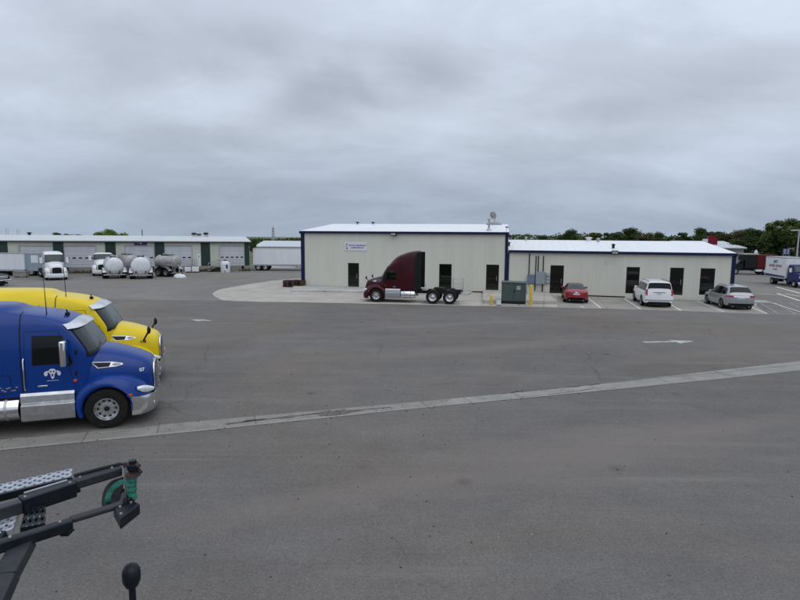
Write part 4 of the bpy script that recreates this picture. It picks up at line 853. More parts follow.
# ------------------------------------------------------------------ highway tractor
def tractor(name, label, loc, rz, cfg, group=None):
    g = cfg.get; paint = M[cfg['paint']]
    root = thing(name, label, g('cat', 'semi truck'), loc, rz, group)
    XF, WZ, xr = cfg['xf'], cfg['wz'], cfg['xr']
    ztop = XF[-1][0]
    nn = 3.0
    def dd(z): return max(.05, min(0.36 if z < 2.75 else 0.36+0.55*min(1, (z-2.75)/0.5), sinterp(XF, z)-xr-.14))
    def w_at(z): return sinterp(WZ, z)
    def Wf(x, z):
        xs = sinterp(XF, z)-dd(z); w_ = w_at(z)
        if x <= xs: return w_
        t = min(1, (x-xs)/dd(z)); return w_*(1-t**nn)**(1/nn)
    def Xf(y, z): return sinterp(XF, z)-dd(z)+dd(z)*(1-min(1, abs(y)/w_at(z))**nn)**(1/nn)
    z0 = 0.98
    zs = [z0, 1.0]+[z0+(2.0-z0)*k/6 for k in range(1, 7)]+[2.0+(ztop-2.0)*(1-(1-k/22)**1.6) for k in range(1, 23)]
    rows = []
    for z in zs:
        w_ = w_at(z); xf = sinterp(XF, z); d = dd(z); r = []
        rr = 0.07
        half = [(xr, 0.0), (xr, (w_-rr)*.5), (xr, w_-rr), (xr+rr*.3, w_-rr*.3), (xr+rr, w_)]
        for k in range(1, 8): half.append((xr+rr+(xf-d-xr-rr)*k/7, w_))
        for k in range(1, 13):
            a = math.pi/2*k/12; c = math.sin(a)**(2/nn); s_ = math.cos(a)**(2/nn) if k < 12 else 0
            half.append((xf-d+d*c, w_*s_))
        r = [Vector((x, -y, z)) for x, y in half]+[Vector((x, y, z)) for x, y in reversed(half[1:-1])]
        rows.append(r)
    mb = MB(); mb.grid(rows, closed=True); n = len(rows[0])
    mb.add(rows[-1], [tuple(range(n))]); mb.add(rows[0], [tuple(range(n-1, -1, -1))])
    body = mb.build('cab', paint, root, angle=42)
    def side(poly, m, nm, off, sd, parent=root, nx=10, nz=6, thick=0.0):
        """quad (x,z) TL,TR,BR,BL laid on the cab side"""
        TL, TR, BR, BL = poly; rows = []
        for j in range(nz+1):
            v = j/nz; r = []
            for i in range(nx+1):
                u = i/nx; x = (TL[0]*(1-u)+TR[0]*u)*(1-v)+(BL[0]*(1-u)+BR[0]*u)*v; z = (TL[1]*(1-u)+TR[1]*u)*(1-v)+(BL[1]*(1-u)+BR[1]*u)*v
                r.append(Vector((x, sd*(Wf(x, z)+off), z)))
            rows.append(r)
        return MB().grid(rows).build(nm, m, parent)
    # windshield, its rubber edge, sun visor
    zb, zt = g('wsz', (2.02, 2.74))
    def wshield(m, nm, off, ex, parent):
        rows = []
        for j in range(19):
            v = j/18; r = []
            for i in range(41):
                u = -1+2*i/40; z = (zb-ex-0.10*abs(u)**2)+(zt+ex-0.03*abs(u)**2-(zb-ex-0.10*abs(u)**2))*v
                y = u*(w_at(z)*(g('wswrap', .972)-.01*v)+ex*.3); x = Xf(y, z); r.append(Vector((x+off, y, z+off*.6)))
            rows.append(r)
        return MB().grid(rows).build(nm, m, parent)
    ws = wshield(M['plastic'], 'windshield', 0.018, 0.03, root); wshield(M['glass'], 'pane', 0.028, -0.005, ws)
    if g('centre_post', 1): MB().tube([(Xf(0, zb)+.016, 0, zb-.02), (Xf(0, (zb+zt)/2)+.02, 0, (zb+zt)/2), (Xf(0, zt)+.016, 0, zt)], 0.013, 6).build('centre_strip', M['plastic'], ws)
    for k in (-.42, .38):
        MB().tube([(Xf(k, zb)+.03, k, zb-.03), (Xf(k+.3, zb+.22)+.035, k+.3, zb+.22)], 0.010, 6).build('wiper', M['plastic'], ws)
    if g('visor', 1):
        rows = []
        for (dz_, dx_) in ((0.055, 0.02), (0.045, 0.06), (0.0, 0.10), (-0.085, 0.135), (-0.10, 0.125), (-0.01, 0.085), (0.04, 0.03)):
            r = []
            for i in range(41):
                u = (-1+2*i/40)*.985; z = zt+dz_*(1-.25*abs(u)**3)+0.035*(1-abs(u)**2)-0.02*abs(u)**4; zq = min(z, ztop-.2); y = u*w_at(zq)
                g_ = (Xf(y+.004, zq)-Xf(y-.004, zq))/.008; nv = Vector((1, -max(-4, min(4, g_)), 0)).normalized()
                r.append(Vector((Xf(y, zq), y, z))+nv*dx_*(1-.3*abs(u)**4))
            rows.append(r)
        MB().grid(rows).build('sun_visor', M['chrome'], root)
    mirr = M[g('mirror', 'chrome')]
    for sd in (-1, 1):
        # door with its seams, window and handle
        D = g('door', (-1.78, -0.66))
        dm = side(((D[0], 2.62), (D[1]-.36, 2.62), (D[1], 1.02), (D[0], 1.02)), M['frame'], 'door', 0.003, sd)
        side(((D[0]+.012, 2.608), (D[1]-.372, 2.608), (D[1]-.014, 1.02), (D[0]+.012, 1.02)), paint, 'door_panel', 0.007, sd, dm)
        wf = side(((-1.60, 2.51), (-0.94, 2.49), (-0.72, 1.77), (-1.63, 1.76)), M['plastic'], 'window_seal', 0.010, sd, dm)
        side(((-1.575, 2.485), (-0.955, 2.465), (-0.75, 1.795), (-1.605, 1.785)), M['glass_tint'], 'pane', 0.014, sd, dm)
        MB().box((-1.53, sd*1.075-.015, 1.21), (-1.31, sd*1.075+.015, 1.245)).build('handle', M['chrome'], dm, bevel=0.008)
        side(((D[0]-.09, ztop-.55), (D[0]-.07, ztop-.55), (D[0]-.07, 1.02), (D[0]-.09, 1.02)), M['frame'], 'seam', 0.004, sd)
        # sleeper hatch
        hx0, hx1 = g('hatch', (-2.75, -2.1)); side(((hx0, 1.55), (hx1, 1.55), (hx1, 1.08), (hx0, 1.08)), M['frame'], 'baggage_door', 0.003, sd)
        side(((hx0+.014, 1.536), (hx1-.014, 1.536), (hx1-.014, 1.094), (hx0+.014, 1.094)), paint, 'baggage_door', 0.007, sd)
        # mirror on two arms
        my = sd*1.42
        MB().tube([(-0.83, sd*.98, 2.36), (-0.80, my, 2.38)], 0.020, 8).tube([(-0.78, sd*1.03, 1.74), (-0.80, my, 1.80)], 0.020, 8).tube([(-.8, my, 1.8), (-.8, my, 2.4)], .02, 8).build('mirror_arm', M['plastic'], root)
        mo = MB().box((-0.90, my-.15, 1.79), (-0.76, my+.15, 2.43)).build('mirror', mirr, root, bevel=0.04)
        MB().box((-0.908, my-.115, 1.85), (-0.9005, my+.115, 2.37)).build('mirror_glass', M['glass'], mo)
        # side extender at the back of the sleeper
        e0 = g('ext', 0.45)
        side(((xr+.0, ztop-.07), (xr+e0, ztop-.05), (xr+e0, 1.0), (xr+.0, 1.0)), M[g('extm', cfg['paint'])], 'side_extender', 0.012, sd, nz=20)
        if g('extbox'): MB().box((xr-g('extbox'), sd*(w_at(2)-.03)-.02, 1.05), (xr+.04, sd*(w_at(2)-.03)+.02, ztop-.10)).build('side_extender', M[g('extm', 'plastic')], root, bevel=0.01)
        MB().box((-0.735, sd*1.062-.01, 1.28), (-0.66, sd*1.062+.012, 1.345), mtx=Matrix.Translation((0, 0, 0))).build('marker_light', M['amber'], root, bevel=0.008)
    xq = g('seam_x', -1.86)
    arc = []
    zz_ = [1.02+(ztop-1.02)*k/60 for k in range(61)]
    for sd in (-1, 1):
        a_ = [Vector((xq, sd*(Wf(xq, z)+.002), z)) for z in zz_ if xq <= sinterp(XF, z)-.02]
        arc += a_ if sd < 0 else list(reversed(a_))
    MB().tube(arc, .013, 6).build('roof_seam', M['plastic'], root)



    # hood: cross-sections along x
    HT, HW = cfg['ht'], cfg['hw']
    hn = 3.4; zb_ = 1.02
    def hz(x, y): return zb_+(sinterp(HT, x)-zb_)*(1-min(1, abs(y)/sinterp(HW, x))**hn)**(1/hn)
    def hW(x, z): return sinterp(HW, x)*(1-min(1, max(0, (z-zb_)/(sinterp(HT, x)-zb_)))**hn)**(1/hn)
    x0, x1 = HT[0][0], HT[-1][0]
    rows = []
    for k in range(25):
        x = x0+(x1-x0)*(k/24 if k < 20 else (20+(k-20)*1.0)/24); r = []
        for j in range(29):
            a = math.pi*j/28; c = math.cos(a); s_ = math.sin(a)
            r.append(Vector((x, sinterp(HW, x)*math.copysign(abs(c)**(2/hn), c), zb_+(sinterp(HT, x)-zb_)*s_**(2/hn))))
        r = [Vector((x, r[0].y, 0.80))]+r+[Vector((x, r[-1].y, 0.80))]
        rows.append(r)
    mb = MB().grid(rows); mb.add(rows[-1], [tuple(range(len(rows[-1])))])
    hood = mb.build('hood', paint, root, angle=50)
    MB().tube([(x0+.03, sinterp(HW, x0+.03)*math.cos(a)*1.0+0.0, max(1.0, hz(x0+.03, sinterp(HW, x0+.03)*math.cos(a))+.002)) for a in [math.pi*(k+.35)/40.7 for k in range(41)]], .012, 6).build('hood_seam', M['plastic'], root)
    # cowl behind the hood
    MB().tube([(x0-.02, -0.92, 2.0), (x0+.05, -.5, 2.05), (x0+.08, 0, 2.06), (x0+.05, .5, 2.05), (x0-.02, .92, 2.0)], .03, 6).build('cowl_seal', M['plastic'], root)
    def hside(poly, m, nm, off, sd, parent, mi=None):
        c = []
        cx = sum(p[0] for p in poly)/len(poly); cz = sum(p[1] for p in poly)/len(poly)
        vs = [Vector((x, sd*(hW(x, z)+off), z)) for x, z in poly]+[Vector((cx, sd*(hW(cx, cz)+off), cz))]
        k = len(poly); return MB().add(vs, [(i, (i+1) % k, k) for i in range(k)]).build(nm, m, parent)
    if g('vents', 1):
        for sd in (-1, 1):
            v = hside(((-.36, 1.735), (-.10, 1.715), (.12, 1.695), (.36, 1.635), (.38, 1.60), (.22, 1.565), (-.20, 1.565)), M['alu'], 'hood_vent', 0.012, sd, hood)
            hside(((-.335, 1.720), (-.10, 1.700), (.10, 1.682), (.06, 1.580), (-.185, 1.580)), M['black'], 'grille', 0.018, sd, v)
            hside(((.13, 1.640), (.20, 1.660), (.33, 1.630), (.33, 1.605), (.22, 1.582), (.15, 1.600)), M['tankgrey'], 'badge', 0.018, sd, v)
    # grille and nose
    gx = x1; gt = sinterp(HT, x1)
    gw = g('gw', 0.42)
    pts = [(-gw, 0.78), (-gw-.02, 1.2), (-gw+.02, gt-.13), (-gw+.12, gt-.02), (0, gt+.01), (gw-.12, gt-.02), (gw-.02, gt-.13), (gw+.02, 1.2), (gw, 0.78)]
    def lean(z): return gx+.015-(z-0.78)*0.02
    gr = MB().prism([(lean(z), y, z) for y, z in pts], (0.055, 0, 0)).build('grille', M[g('grille', 'chrome')], root, bevel=0.02)
    MB().prism([(lean(z)+.057, y*.86, 0.78+(z-.78)*.94+.01) for y, z in pts], (0.006, 0, 0)).build('grille_mesh', M['black'], gr)
    mb = MB()
    for k in range(9): z = 0.86+k*(gt-.98)/8; mb.box((lean(z)+.062, -gw*.82, z-.012), (lean(z)+.074, gw*.82, z+.012))
    mb.box((lean(1.2)+.05, -.02, .8), (lean(1.2)+.085, .02, gt-.06)); mb.build('grille_bars', M[g('bars', 'chrome')], gr)
    MB().lathe([(0.001, .03), (.05, .02), (.06, 0)], (gx-.04, 0, gt+.0), 'z', 10).box((gx-.10, -.02, gt-.01), (gx+.05, .02, gt+.035)).build('nose_emblem', M['chrome'], hood)
    # fenders
    wz = 0.52
    for sd in (-1, 1):
        rows = []
        for k in range(33):
            a = R(-8+205*k/32); fa = max(0, math.sin(max(0, min(1, (R(82)-a)/R(82)))*math.pi/2))
            e = .10*fa**1.3; rl = 0.585; tail = max(0, (a-R(150))/R(47))
            pr = [(rl-.03, .80), (rl-.02, 1.08), (rl, 1.175), (rl+.03, 1.20), (rl+.09+e*.3, 1.195-.05*fa), (rl+.17+e*.8, 1.15-.09*fa), (rl+.235+e*1.3, 1.06-.10*fa), (rl+.27+e*1.7, .94-.10*fa), (rl+.30+e*1.9, .74)]
            r = []
            for (q, y) in pr:
                if tail: q = rl-.03+(q-rl+.03)*(1-.45*tail)
                r.append(Vector((min(1.13-.10*abs(y), q*math.cos(a)), sd*y, max(0.30, wz+q*math.sin(a)))))
            rows.append(r)
        f = MB().grid(rows).build('fender', paint, root, angle=50)
        # headlight: swept lens near the front corner
        hl = MB(); rws = []
        for i in range(9):
            u = i/8; xx = 0.74+.38*u; yc = 1.06-.22*u**1.7; zc = 0.985-.085*u; hh = .02+.075*math.sin(math.pi*min(1, u*.8+.12)); r = []
            for j in range(9):
                q = -math.pi/2+math.pi*j/8; r.append(Vector((xx, sd*(yc+.07*math.cos(q)*(1-.3*u)), zc+hh*math.sin(q))))
            rws.append(r)
        hl.grid(rws).build('headlight', M['lens'], root)
        MB().box((.50, sd*1.175-.012, .80), (.62, sd*1.175+.012, .88), mtx=Matrix.Translation((0, 0, 0))).build('side_marker', M['amber'], root, bevel=.01)
        if g('hood_mirrors'):
            MB().tube([(.62, sd*.80, 1.50), (.74, sd*.93, 1.72), (.78, sd*.98, 1.80)], .028, 8).build('hood_mirror_arm', M['plastic'], root)
            mb = MB(); mb.lathe([(.001, -.03), (.07, -.028), (.105, -.01), (.10, .03), (.06, .07), (.001, .085)], (0, 0, 0), 'x', 16); o = mb.build('hood_mirror', M['plastic'], root); o.location = (.80, sd*1.0, 1.88); o.scale = (1, .9, 1.25)
    # bumper wraps round the nose
    rows = []
    plan = [(0.60, 1.19), (.78, 1.17), (.93, 1.08), (1.04, .92), (1.12, .65), (1.155, .35), (1.165, 0)]
    plan = plan+[(x, -y) for x, y in reversed(plan[:-1])]
    for z, o in ((0.27, -.05), (0.30, .0), (.42, .02), (.56, .02), (.66, .005), (.735, -.02), (.74, -.10)):
        rows.append([Vector((x+o*(1 if abs(y) < 1.1 else 0), y*(1+o*.2), z+(0.06 if z > .6 else .02)*(abs(y)/1.2)**2)) for x, y in plan])
    MB().grid(rows).build('bumper', M[g('bumper', 'chrome')], root, angle=50)
    for sd in (-1, 1):
        MB().lathe([(.001, .012), (.06, .008), (.07, -.02)], (1.10, sd*.74, .5), 'x', 14).build('fog_lamp', M['lens'], root)
    # steps, fuel tank, skirts
    xs1 = g('tank_x', -3.1)
    for sd in (-1, 1):
        pf = [(1.00, 1.09), (1.10, 1.07), (1.13, 1.00), (1.145, .84), (1.12, .80), (1.12, .78), (1.165, .76), (1.17, .52), (1.165, .38), (1.12, .34), (.9, .34), (.9, 1.05)]
        MB().prism([(-1.91, sd*y, z) for y, z in pf], (1.19, 0, 0)).build('step_fairing', M[g('step', 'alu')], root, bevel=.008, smooth=False)
        tk = MB().lathe([(.001, 0), (.26, .0), (.30, .03), (.31, .06), (.31, -xs1-1.96-.04), (.30, -xs1-1.96), (.001, -xs1-1.96)], (0, 0, 0), 'x', 30).build('fuel_tank', M[g('tankm', 'alu')], root); tk.location = (xs1, sd*.87, .66)
        for q in (.3, .75):
            x = xs1+(-1.95-xs1)*q; MB().lathe([(.312, -.03), (.318, -.03), (.318, .03), (.312, .03)], (0, 0, 0), 'x', 30).build('strap', M['alu_dull'], tk).location = (x-xs1, 0, 0)
        MB().lathe([(.001, .04), (.06, .04), (.06, 0)], (0, 0, .30), 'z', 12).build('filler_cap', M['chrome'], tk).location = (.35, 0, 0)
        if g('rear_skirt', 1): MB().box((xr+.05, sd*1.10-.02, .4), (xs1-.05, sd*1.10+.02, .96)).build('skirt', paint, root, bevel=.01)
        MB().box((xr, sd*.9-.12, .80), (-.7, sd*.9+.12, 1.0)).build('sill', M['frame'], root)
    # chassis
    ax = g('axles', (-5.0, -6.3)); xe = ax[-1]-.85
    mb = MB()
    for sd in (-1, 1): mb.box((xe, sd*.43-.04, .72), (1.0, sd*.43+.04, 1.0))
    for x in (xe, xe+.5, ax[0]+.6, ax[0]-.65, ax[0]+1.3, -1.0, .5): mb.box((x, -.39, .76), (x+.09, .39, .96))
    mb.box((-.10, -.95, .42), (.10, .95, .56))
    for x in ax: mb.tube([(x, -1.0, .52), (x, 1.0, .52)], .11, 10); mb.lathe([(.001, -.28), (.22, -.2), (.24, 0), (.22, .2), (.001, .28)], (x, 0, .54), 'y', 14)
    mb.box((-1.95, -.74, .42), (-.62, .74, .98)).box((-.62, -.62, .46), (.95, .62, 1.0)).box((xr+.2, -.35, .5), (-.7, .35, .8))  # belly boxes: engine bulk, widened to block light and deepen shade underneath
    mb.build('chassis', M['frame'], root, smooth=False)
    fw = MB(); xc = (ax[0]+ax[-1])/2+.15
    fw.prism([(xc+.5, -.36, 1.10), (xc+.5, .36, 1.10), (xc-.1, .46, 1.10), (xc-.55, .40, 1.04), (xc-.2, .06, 1.08), (xc-.2, -.06, 1.08), (xc-.55, -.40, 1.04), (xc-.1, -.46, 1.10)], (0, 0, .07)); fw.box((xc-.3, -.46, 1.0), (xc+.3, -.36, 1.1)).box((xc-.3, .36, 1.0), (xc+.3, .46, 1.1)); fw.box((xc-.7, -.5, .985), (xc+.7, .5, 1.005))
    fw.build('fifth_wheel', M['frame'], root, smooth=False)
    rim = M[g('rim', 'alu')]
    wm = wheel_meshes(.52, .30, rim, ('t', g('rim', 'alu')))
    wm2 = wheel_meshes(.52, .58, rim, ('d', g('rim', 'alu')))
    for sd in (-1, 1):
        add_wheel(root, 0, sd*1.045, .52, wm, sd)
        for x in ax: add_wheel(root, x, sd*.93, .52, wm2, sd)
    if g('tail', 1):
        for sd in (-1, 1):
            mb = MB(); rows = []
            for k in range(17):
                a = R(15+150*k/16); rows.append([Vector((ax[0]+0.0+.60*math.cos(a), sd*y, .52+.60*math.sin(a))) for y in (.66, 1.22)])
            if g('rear_fender'): mb.grid(rows).build('rear_fender', M['plastic'], root)
            MB().tube([(xe+.05, sd*.45, .95), (xe+.02, sd*1.2, .95)], .025, 8).build('mudflap_hanger', M['frame'], root)
            MB().box((xe-.005, sd*.93-.28, .16), (xe+.005, sd*.93+.28, .93)).build('mudflap', M[g('flap', 'plastic')], root)
            MB().lathe([(.001, -.03), (.05, -.03), (.055, 0)], (xe-.01, sd*.38, .86), 'x', 12).build('tail_lamp', M['redlens'], root)
    if g('visor', 1):
        MB().box((-1.02, -.30, 2.90), (-.92, -.18, 2.98)).tube([(-.97, -.24, 2.97), (-.99, -.24, 3.06)], .02, 8).build('antenna_base', M['plastic'], root, bevel=.01)
        for sd in (-1, 1):
            MB().tube([(-1.80, sd*1.07, 1.15), (-1.80, sd*1.115, 1.2), (-1.80, sd*1.115, 1.9), (-1.80, sd*1.07, 1.95)], .014, 8).build('grab_handle', M['chrome'], root)
            MB().box((-.67, sd*1.065-.012, 2.0), (-.62, sd*1.065+.0, 2.10)).box((-.69, sd*1.066-.012, 1.45), (-.64, sd*1.066+.004, 1.55)).build('hinge', M['plastic'], root)
    # exhaust, air lines, antennas
    if g('stack', 0):
        MB().tube([(xr-.18, -.95, 1.0), (xr-.18, -.95, ztop+.2)], .07, 14).build('exhaust_stack', M['chrome'], root)
    for (x, y, h) in g('antennas', ()):
        z = max(q for q in [2.6+.02*k for k in range(80)] if q < ztop and Wf(x, q) >= abs(y)-1e-4 and x <= sinterp(XF, q)) if y else ztop
        MB().tube([(x, y, z-.02), (x, y, z+.12), (x-.02, y, z+h)], (.016, .012, .005), 6).build('antenna', M['plastic'], root)
    return root, Wf, hW
PETE = dict(xf=[(0.9,-.30),(1.0,-.30),(1.9,-.21),(2.06,-.22),(2.4,-.42),(2.75,-.68),(2.86,-.86),(2.96,-1.12),(3.03,-1.45),(3.065,-1.66),(3.10,-1.88),(3.15,-1.98),(3.21,-2.06),(3.25,-2.22),(3.28,-2.6),(3.295,-3.0)],
    wz=[(0.9,1.05),(1.0,1.055),(1.9,1.06),(2.3,1.035),(2.7,.965),(2.85,.915),(2.95,.865),(3.03,.81),(3.12,.74),(3.19,.65),(3.25,.50),(3.295,.25)], xr=-4.0,
    ht=[(-.62,2.10),(-.2,2.055),(.2,1.965),(.6,1.83),(.88,1.70),(1.0,1.61),(1.045,1.53)], hw=[(-.62,1.02),(-.2,.95),(.2,.87),(.6,.78),(.9,.69),(1.0,.63),(1.045,.57)])
PH = R(18.7)
def hd(x, y): return Vector((math.cos(PH)*x-math.sin(PH)*y, math.sin(PH)*x+math.cos(PH)*y, 0))
B0 = Vector((-8.02, 14.61, 0))
blue, bW, bH = tractor('blue_semi_truck', 'bright blue semi tractor with chrome visor, white door crest and number 07', B0, PH,
    dict(PETE, paint='blue', antennas=((-1.35, -.62, 1.15),), step='alu', tankm='chrome'))
yel, yW, yH = tractor('yellow_semi_truck', 'yellow semi tractor with chrome visor and black hood mirrors, parked beyond the blue tractor', B0+hd(-.22, 3.95), PH,
    dict(PETE, paint='yellow', hood_mirrors=True, antennas=((-1.62, -.62, 1.15),)))
# door crest, number and scroll of the blue tractor; all flat vinyl
SR = Matrix.Rotation(R(90), 4, 'X')
def vinyl(root, W, poly, y_off, m, nm, sd=-1):
    k = len(poly); cx = sum(p[0] for p in poly)/k; cz = sum(p[1] for p in poly)/k
    vs = [Vector((x, sd*(W(x, z)+y_off), z)) for x, z in poly]+[Vector((cx, sd*(W(cx, cz)+y_off), cz))]
    return MB().add(vs, [(i, (i+1) % k, k) for i in range(k)]).build(nm, m, root)
def ell(cx, cz, a, b, n=14, r0=0): return [(cx+a*math.cos(2*math.pi*i/n+r0), cz+b*math.sin(2*math.pi*i/n+r0)) for i in range(n)]
cX, cZ = -1.19, 1.545
for p in (ell(cX, cZ+.045, .085, .075), [(cX-.055, cZ), (cX+.055, cZ), (cX+.028, cZ-.13), (cX, cZ-.155), (cX-.028, cZ-.13)], ell(cX-.145, cZ-.01, .042, .06), ell(cX+.145, cZ-.01, .042, .06), ell(cX-.115, cZ+.04, .03, .025), ell(cX+.115, cZ+.04, .03, .025), [(cX-.13, cZ-.185), (cX+.13, cZ-.185), (cX+.13, cZ-.195), (cX-.13, cZ-.195)]):
    vinyl(blue, bW, p, .016, M['signwhite'], 'door_crest')
for p in (ell(cX-.035, cZ+.045, .018, .022), ell(cX+.035, cZ+.045, .018, .022), ell(cX, cZ-.05, .02, .035)): vinyl(blue, bW, p, .019, M['blue'], 'door_crest')
for k in range(9):
    x = -2.38+.05*k; vinyl(blue, bW, ell(x, 1.20+.05*math.sin(k*1.7), .035, .018, 8, k), .018, M['alu_dull'], 'scroll_decal')
def side_text(root, W, body, x, z, size, m, sd=-1):
    y = W(x, z)+.012; tilt = math.atan2(W(x, z-.06)-W(x, z+.06), .12)
    yaw = math.atan2(W(x-.1, z)-W(x+.1, z), .2)
    mtx = Matrix.Translation((x, sd*y, z)) @ Matrix.Rotation(yaw, 4, 'Z') @ Matrix.Rotation(R(90)-tilt, 4, 'X')
    return text('fleet_number', body, size, m, root, mtx, .003, weight=.004)
side_text(blue, bH, '07', .82, 1.40, .13, M['signwhite'])
side_text(yel, yH, '118', .60, 1.46, .12, M['plastic'])

HIGH = dict(xf=[(0.9,-.42),(1.0,-.42),(1.9,-.36),(2.06,-.38),(2.4,-.56),(2.75,-.78),(3.1,-1.06),(3.47,-1.42),(3.65,-1.74),(3.80,-2.1),(3.90,-2.42),(3.97,-2.78),(4.0,-3.02)],
    wz=[(0.9,1.05),(1.0,1.055),(1.9,1.06),(2.5,1.04),(3.0,1.02),(3.4,.99),(3.65,.94),(3.82,.86),(3.92,.76),(3.97,.6),(4.0,.4)], xr=-3.20,
    ht=[(-.7,2.10),(-.3,2.0),(.2,1.86),(.6,1.74),(.85,1.62),(.95,1.52),(.99,1.42)], hw=[(-.7,1.02),(-.3,.95),(.2,.87),(.6,.78),(.85,.69),(.95,.63),(.99,.57)])
mF = at(376, 302.1)-BN*0; mR = (at(433, 304)+at(450, 304.4))/2
mh = (mF-mR).normalized(); mrz = math.atan2(mh.y, mh.x)
mloc = mF+Vector((mh.y, -mh.x, 0))*1.15*1.0
mar, mW, mH = tractor('maroon_semi_truck', 'dark maroon high roof sleeper tractor without trailer, parked along the beige wall', mloc, mrz,
    dict(HIGH, paint='maroon', visor=0, axles=(-4.42, -5.72), tank_x=-3.05, ext=.24, extm='plastic', extbox=.30, rear_skirt=0, hood_mirrors=True, flap='signwhite', rim='chrome', rear_fender=0, mirror='plastic', step='alu', tankm='chrome', bumper='maroon', hatch=(-2.4, -1.95), door=(-1.78, -.74)))
# pale reflections on cars behind side glass are left to the glass itself; air-line coils behind the sleeper
mb = MB(); mb.tube([(-3.75, .2+.05*math.cos(k*.9), 1.5+.0*k+.05*math.sin(k*.9)-.012*k) for k in range(60)], .012, 5); mb.build('air_line', M['redlens'], mar)
MB().box((-3.95, -.8, .98), (-3.55, .8, 1.02)).build('deck_plate', M['alu_dull'], mar); 
wF = (at(46.5, 279.8)+at(69, 280.8))/2
WHT = dict(HIGH, xf=[(0.9,-.42),(1.9,-.36),(2.06,-.38),(2.4,-.56),(2.72,-.80),(2.84,-1.0),(2.94,-1.3),(3.02,-1.7),(3.08,-2.2),(3.10,-2.6)], wz=[(0.9,1.05),(1.9,1.06),(2.5,1.04),(2.8,1.02),(2.92,.99),(3.0,.93),(3.06,.82),(3.10,.6)], xr=-3.3)
whd = math.atan2(-wF.y, -wF.x)+R(6)
wh, _, _ = tractor('white_semi_truck', 'white sleeper tractor facing the camera in front of the grey trailer', wF-Vector((math.cos(whd), math.sin(whd), 0))*1.1, whd,
    dict(WHT, paint='white', visor=0, axles=(-4.6, -5.9), bumper='white', grille='tankgrey', bars='plastic', gw=.56, vents=0, mirror='white'))
wh.scale = (1, .88, 1)
tF = at(108.5, 277)
DAY = dict(WHT, xf=[(0.9,-.42),(1.9,-.36),(2.06,-.38),(2.4,-.56),(2.66,-.74),(2.74,-.9),(2.78,-1.05)], wz=[(0.9,1.05),(1.9,1.06),(2.5,1.04),(2.66,.98),(2.74,.85),(2.78,.6)], xr=-1.9)
dhd = math.atan2(-tF.y, -tF.x)-R(2)
dtk, _, _ = tractor('white_day_cab', 'white day cab tractor half hidden behind the leftmost white tank trailer', tF+Vector((-1.9, 2.4, 0)), dhd,
    dict(DAY, paint='white', visor=0, axles=(-3.6, -4.9), tank_x=-2.7, bumper='white', grille='tankgrey', bars='plastic', gw=.56, vents=0, ext=.1, rear_skirt=0, mirror='white', hatch=(-1.87, -1.82), wsz=(2.02, 2.6)))

